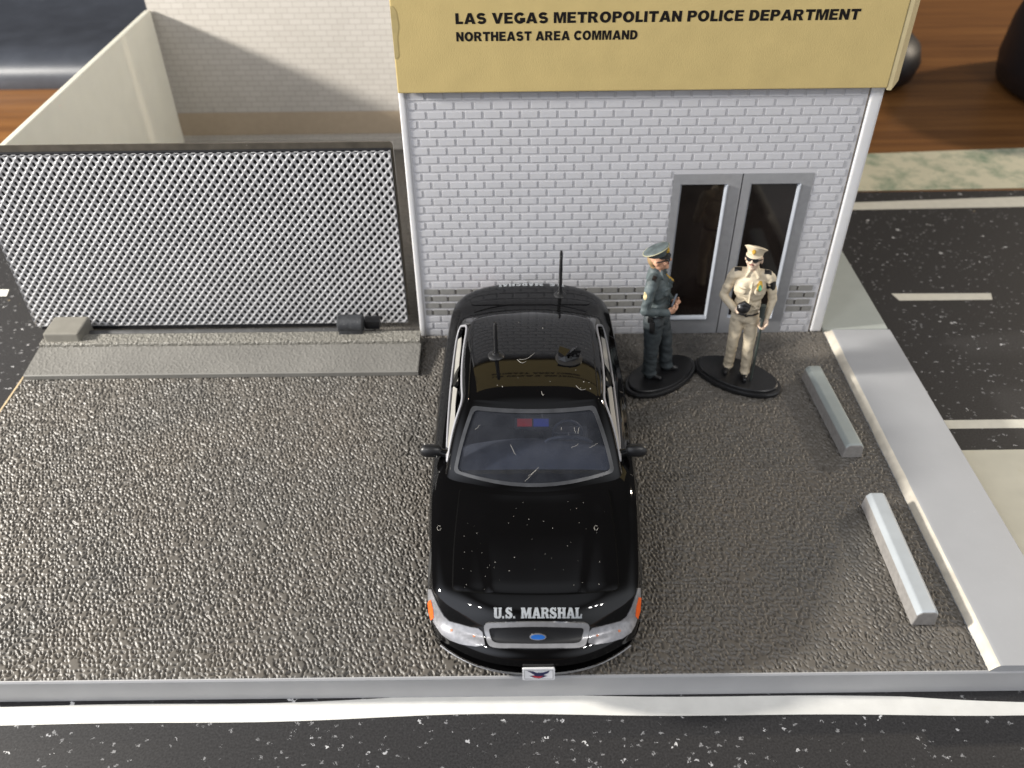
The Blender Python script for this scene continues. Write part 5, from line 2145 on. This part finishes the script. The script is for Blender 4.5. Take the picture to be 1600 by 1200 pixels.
def cap_hat(parent, f, M, mcap, mband, mvis, piping, xf):
    """peaked cap: band, flared crown tilted up in front, visor, badge"""
    bm = bmesh.new()
    rings = []
    for r, z, rise in ((0.176, 0.085, 0), (0.182, 0.120, 0.010), (0.196, 0.142, 0.022), (0.230, 0.168, 0.045), (0.243, 0.186, 0.058), (0.236, 0.202, 0.062), (0.19, 0.214, 0.056), (0.10, 0.220, 0.042), (0.035, 0.221, 0.034)):
        ring = []
        for k in range(36):
            a = 2 * math.pi * k / 36
            x, y = r * 0.94 * math.cos(a), r * 1.08 * math.sin(a) + 0.005
            zz = z - y / 0.25 * rise + 0.008 * noise.noise(Vector((x * 9, y * 9, z * 4)))
            ring.append(bm.verts.new(xf(f(x, y, zz))))
        rings.append(ring)
    for a, b_ in zip(rings, rings[1:]):
        for k in range(36):
            bm.faces.new((a[k], a[(k + 1) % 36], b_[(k + 1) % 36], b_[k]))
    bm.faces.new(rings[0][::-1]); bm.faces.new(rings[-1])
    cp = build('cap', bm, mcap, parent, smooth=60)
    bm = bmesh.new()
    tube(bm, [xf(f(0.244 * 0.94 * math.cos(2 * math.pi * k / 36), 0.244 * 1.08 * math.sin(2 * math.pi * k / 36) + 0.005, 0.187 - (0.244 * 1.08 * math.sin(2 * math.pi * k / 36)) / 0.25 * 0.058)) for k in range(36)], 0.010, 6, closed=True)
    build('cap_piping', bm, piping, cp, smooth=80)
    bm = bmesh.new()
    rows = []
    for j in range(7):
        t = j / 6
        ring = []
        for k in range(19):
            a = math.pi + math.pi * k / 18 if False else R(198 + 144 * k / 18)
            rr = 0.180 + 0.058 * t * math.sin(math.pi * k / 18) ** 0.6
            ring.append(bm.verts.new(xf(f(rr * 0.95 * math.cos(a), rr * 1.08 * math.sin(a), 0.092 - 0.048 * t * math.sin(math.pi * k / 18)))))
        rows.append(ring)
    for a, b_ in zip(rows, rows[1:]):
        for k in range(18):
            bm.faces.new((a[k], a[k + 1], b_[k + 1], b_[k]))
    bmesh.ops.recalc_face_normals(bm, faces=bm.faces)
    v = build('visor', bm, mvis, cp, smooth=60)
    md = v.modifiers.new('s', 'SOLIDIFY'); md.thickness = 0.016
    bm = bmesh.new()
    star = []
    for k in range(16):
        a = 2 * math.pi * k / 16
        r = 0.052 if k % 2 == 0 else 0.038
        star.append((r * math.cos(a) * 0.85, r * math.sin(a) * 1.15))
    A = [bm.verts.new(xf(f(x, -0.205 - 0.02, 0.160 + y))) for x, y in star]
    Bv = [bm.verts.new(xf(f(x * .6, -0.205 - 0.045, 0.162 + y * .6))) for x, y in star]
    C_ = [bm.verts.new(xf(f(x, -0.17, 0.160 + y))) for x, y in star]
    bm.faces.new(Bv)
    bm.faces.new(C_)
    for k in range(16):
        bm.faces.new((A[k], A[(k + 1) % 16], Bv[(k + 1) % 16], Bv[k]))
        bm.faces.new((C_[k], C_[(k + 1) % 16], A[(k + 1) % 16], A[k]))
    build('cap_badge', bm, M_GOLD, cp, smooth=40)
    return cp


def shades(parent, f, xf):
    bm = bmesh.new()
    for s in (1, -1):
        ring = []
        for d in (0.0, -0.022):
            lens = []
            for k in range(18):
                a = 2 * math.pi * k / 18
                x, z = s * 0.066 + 0.062 * math.cos(a), 0.012 + 0.040 * math.sin(a)
                y = -0.215 + 1.6 * x * x + d
                lens.append(bm.verts.new(xf(f(x, y, z))))
            ring.append(lens)
        bm.faces.new(ring[0][::-1]); bm.faces.new(ring[1])
        for k in range(18):
            bm.faces.new((ring[0][k], ring[0][(k + 1) % 18], ring[1][(k + 1) % 18], ring[1][k]))
        tube(bm, [xf(f(s * 0.125, -0.195, 0.02)), xf(f(s * 0.17, -0.10, 0.022)), xf(f(s * 0.178, 0.02, 0.01))], 0.010, 6)
    tube(bm, [xf(f(-0.02, -0.232, 0.022)), xf(f(0.02, -0.232, 0.022))], 0.012, 6)
    return build('sunglasses', bm, M_SHOE, parent, smooth=50)


def patch(name, parent, xf, tree, o, d, outline, m, off=0.006, th=0.012, scale=1.0, up=(0, 0, 1)):
    """small painted badge laid on the figure: outline in a plane facing -d, cast onto the skin"""
    o, d = Vector(o), Vector(d).normalized()
    u = Vector(up); u = (u - d * u.dot(d)).normalized()
    r = d.cross(u).normalized()
    def mp(p, of):
        q = o + r * p[0] * scale + u * p[1] * scale
        h = tree.ray_cast(q, d)
        if h[0] is None: return None
        n = h[1]
        if n.dot(d) > 0: n = -n
        return xf(h[0] - d * of)
    pts, fs = fill(outline, 0.4 if scale < 0.2 else 0.03)
    bm = bmesh.new()
    P = [mp(p, off) for p in pts]
    Q = [mp(p, -th) for p in pts]
    vs = [bm.verts.new(p) if p else None for p in P]
    for f in fs:
        if all(vs[i] for i in f):
            bm.faces.new([vs[i] for i in f])
    for v in [v for v in bm.verts if not v.link_faces]:
        bm.verts.remove(v)
    if not bm.faces:
        bm.free(); return None
    bmesh.ops.recalc_face_normals(bm, faces=bm.faces)
    ex = bmesh.ops.extrude_face_region(bm, geom=list(bm.faces))
    off2 = (xf(d) - xf(Vector((0, 0, 0)))) * th
    for v in [g for g in ex['geom'] if isinstance(g, bmesh.types.BMVert)]:
        v.co += off2
    return build(name, bm, m, parent, smooth=50)


def circle(n=18, rx=1.0, ry=1.0):
    return [(rx * math.cos(2 * math.pi * k / n), ry * math.sin(2 * math.pi * k / n)) for k in range(n)]


def plinth(parent, c, a, b_, rot):
    bm = bmesh.new()
    lathe(bm, [(0, 0.003), (1.0, 0.003), (1.03, 0.03), (1.03, 0.075), (1.0, 0.10), (0.93, 0.105), (0.925, 0.135), (0.90, 0.15), (0, 0.15)], (c[0], c[1], 0), n=72, sx=a, sy=b_, rot=R(rot))
    return build('plinth', bm, M_PLINTH, parent, smooth=35)


def figure(root_loc, phi, body, mats, label, lean, scale=(0.80, 0.85, 0.965)):
    root = thing('officer_figurine', (root_loc[0], root_loc[1], 0), label, 'figurine', 'toy police officers by the glass doors')
    M = Matrix.Translation((root_loc[0], root_loc[1], 0.148)) @ Matrix(((1, 0, lean, 0), (0, 1, 0, 0), (0, 0, 1, 0), (0, 0, 0, 1))) @ Matrix.Rotation(R(phi), 4, 'Z') @ Matrix.Diagonal((*scale, 1))
    me = body.mesh(0.0135, 0.017, (SHIRT, TROU))
    tr = bvh_of(me)
    me.transform(M)
    o = link_mesh('person', me, mats, root)
    return root, o, (lambda p: M @ Vector(p)), tr


# --- officer in cream
B = Body()
torso(B, 1.0)
leg(B, (-0.15, 0, 1.32), (-0.185, -0.05, 0.74), (-0.19, 0.06, 0.13), (-0.235, -0.14, 0.05))
leg(B, (0.15, 0, 1.32), (0.165, -0.11, 0.74), (0.19, -0.10, 0.13), (0.20, -0.32, 0.05))
arm(B, Vector((-0.385, 0.01, 2.16)), Vector((-0.535, 0.04, 1.70)), Vector((-0.27, -0.27, 1.60)))
hand(B, (-0.25, -0.285, 1.60), (0.80, -0.25, 0.25), (0.2, -0.5, 0.9), -1, s=1.15)
arm(B, Vector((0.385, 0.01, 2.16)), Vector((0.515, 0.03, 1.72)), Vector((0.44, -0.12, 1.42)))
hand(B, (0.43, -0.135, 1.40), (-0.30, -0.25, -0.85), (-0.5, -0.8, 0.1), 1, s=1.15)
f2, Mh = head(B, -14, -14, (-0.02, -0.03, 2.55))
B.ell((0.06, -0.235, 1.72), (0.20, 0.02, 0.022), SHIRT, rotm(0, 28, 0))        # folds of the shirt
B.ell((0.12, -0.235, 1.60), (0.16, 0.02, 0.02), SHIRT, rotm(0, -24, 0))
root2, per2, xf2, tr2 = figure((5.95, -1.46), -13, B, [M_CREAMU, M_CREAMT, M_SKINP, M_SHOE, M_SHOE, M_LIP, M_CREAMU],
                               'cream uniformed toy officer in dark sunglasses holding a long baton, nearer the wheel stop', -0.02)
plinth(root2, (5.985, -1.47), 0.82, 0.45, -34)
cap_hat(per2, f2, Mh, M_CREAMU, M_CREAMU, M_CREAMU, M_CREAMU, xf2)
shades(per2, f2, xf2)
bm = bmesh.new()
tube(bm, [xf2((0.345, -0.215, 0.004)), xf2((0.352, -0.235, 1.30))], 0.022, 8)
tube(bm, [xf2((0.352, -0.235, 1.30)), xf2((0.36, -0.23, 1.50))], 0.030, 10)
tube(bm, [xf2((0.325, -0.235, 1.47)), xf2((0.325, -0.235, 1.72))], [0.045, 0.048], 12)
build('baton', bm, mat('dark_green_grey_paint', (0.045, 0.055, 0.05), 0.45), per2, smooth=50)
bm = bmesh.new()
bmesh.ops.create_uvsphere(bm, u_segments=24, v_segments=16, radius=1, matrix=Matrix.Translation(xf2((-0.10, -0.375, 1.70))) @ Matrix.Diagonal((0.115, 0.095, 0.105, 1)))
tube(bm, [xf2((-0.18, -0.38, 1.74)), xf2((-0.10, -0.40, 1.80)), xf2((0.02, -0.38, 1.73))], [0.05, 0.06, 0.04], 10)
build('held_radio', bm, M_SHOE, per2, smooth=60)
for s in (1, -1):
    patch('shoulder_mark', per2, xf2, tr2, (s * 0.31, -0.03, 3), (0, 0, -1), [(-0.075, -0.045), (0.075, -0.045), (0.075, 0.045), (-0.075, 0.045)], M_SHOE, up=(0, 1, 0))
patch('sleeve_patch', per2, xf2, tr2, (1.2, -0.45, 2.06), (-0.9, 0.45, 0), circle(16, 0.075, 0.095), M_SHOE)
patch('chest_badge', per2, xf2, tr2, (0.17, -1, 2.10), (0, 1, 0), circle(7, 0.062, 0.075), M_GOLD, off=0.02, th=0.03)
patch('badge_centre', per2, xf2, tr2, (0.18, -1, 2.085), (0, 1, 0), circle(10, 0.036, 0.042), M_GREEN, off=0.035, th=0.03)
patch('pocket_shadow', per2, xf2, tr2, (-0.17, -1, 2.035), (0, 1, 0), [(-0.075, -0.006), (0.075, -0.006), (0.075, 0.006), (-0.075, 0.006)], M_HAIR, off=0.004, th=0.012)

# --- officer in dark slate
B = Body()
torso(B, 1.05)
leg(B, (-0.15, 0.02, 1.32), (-0.175, 0.05, 0.74), (-0.185, 0.10, 0.13), (-0.21, -0.14, 0.05), 1.24)
leg(B, (0.15, -0.02, 1.32), (0.175, -0.15, 0.74), (0.20, -0.16, 0.13), (0.26, -0.38, 0.05), 1.24)
arm(B, Vector((-0.385, 0.02, 2.16)), Vector((-0.50, 0.11, 1.70)), Vector((-0.22, -0.27, 1.60)))
hand(B, (-0.20, -0.285, 1.605), (0.62, -0.62, 0.12), (0.5, 0.2, 0.8), -1, s=1.15)
arm(B, Vector((0.385, 0.02, 2.16)), Vector((0.49, 0.07, 1.70)), Vector((0.20, -0.28, 1.62)))
hand(B, (0.18, -0.295, 1.625), (-0.60, -0.62, 0.10), (-0.5, 0.2, 0.8), 1, s=1.15)
f1, Mh1 = head(B, 6, -12, (0.0, -0.02, 2.55))
root1, per1, xf1, tr1 = figure((4.46, -1.46), 68, B, [M_BLUEU, M_BLUET, M_SKIN, M_SHOE, M_SHOE, M_LIP, M_HAIR],
                               'dark slate uniformed toy officer in profile, standing beside the car boot', -0.085, (0.86, 0.88, 0.965))
plinth(root1, (4.565, -1.44), 0.80, 0.43, 37)
cap_hat(per1, f1, Mh1, M_BLUEU, M_BLUEU, M_SHOE, mat('pale_cap_piping', (0.34, 0.33, 0.22), 0.5), xf1)
shades(per1, f1, xf1)
bm = bmesh.new()
n0 = [xf1(q) for q in ((-0.07, -0.345, 1.66), (0.07, -0.345, 1.66), (0.08, -0.40, 1.86), (-0.08, -0.40, 1.86))]
n1 = [xf1(q) for q in ((-0.07, -0.31, 1.65), (0.07, -0.31, 1.65), (0.08, -0.365, 1.85), (-0.08, -0.365, 1.85))]
A = [bm.verts.new(q) for q in n0]; Bq = [bm.verts.new(q) for q in n1]
bm.faces.new(A); bm.faces.new(Bq[::-1])
for i in range(4):
    bm.faces.new((A[i], A[(i + 1) % 4], Bq[(i + 1) % 4], Bq[i]))
build('notebook', bm, M_NOTE, per1)
bm = bmesh.new()                                          # holster on the right hip
box(bm, -0.06, 0.06, -0.05, 0.05, -0.19, 0.05, 0.025)
box(bm, -0.045, 0.045, -0.02, 0.09, 0.02, 0.13, 0.02)
for v in bm.verts:
    v.co = xf1(v.co + Vector((-0.335, 0.0, 1.36)))
build('holster', bm, M_SHOE, per1, smooth=40)
patch('sleeve_patch', per1, xf1, tr1, (-1.2, 0.25, 2.03), (0.97, -0.2, 0), circle(12, 0.05, 0.075), M_GOLDP)
patch('chest_badge', per1, xf1, tr1, (0.17, -1, 2.12), (0, 1, 0), circle(8, 0.055, 0.065), M_GOLD, off=0.02, th=0.03)
for s in (1, -1):
    patch('shoulder_mark', per1, xf1, tr1, (s * 0.31, -0.03, 3), (0, 0, -1), [(-0.075, -0.04), (0.075, -0.04), (0.075, 0.04), (-0.075, 0.04)], M_SHOE, up=(0, 1, 0))
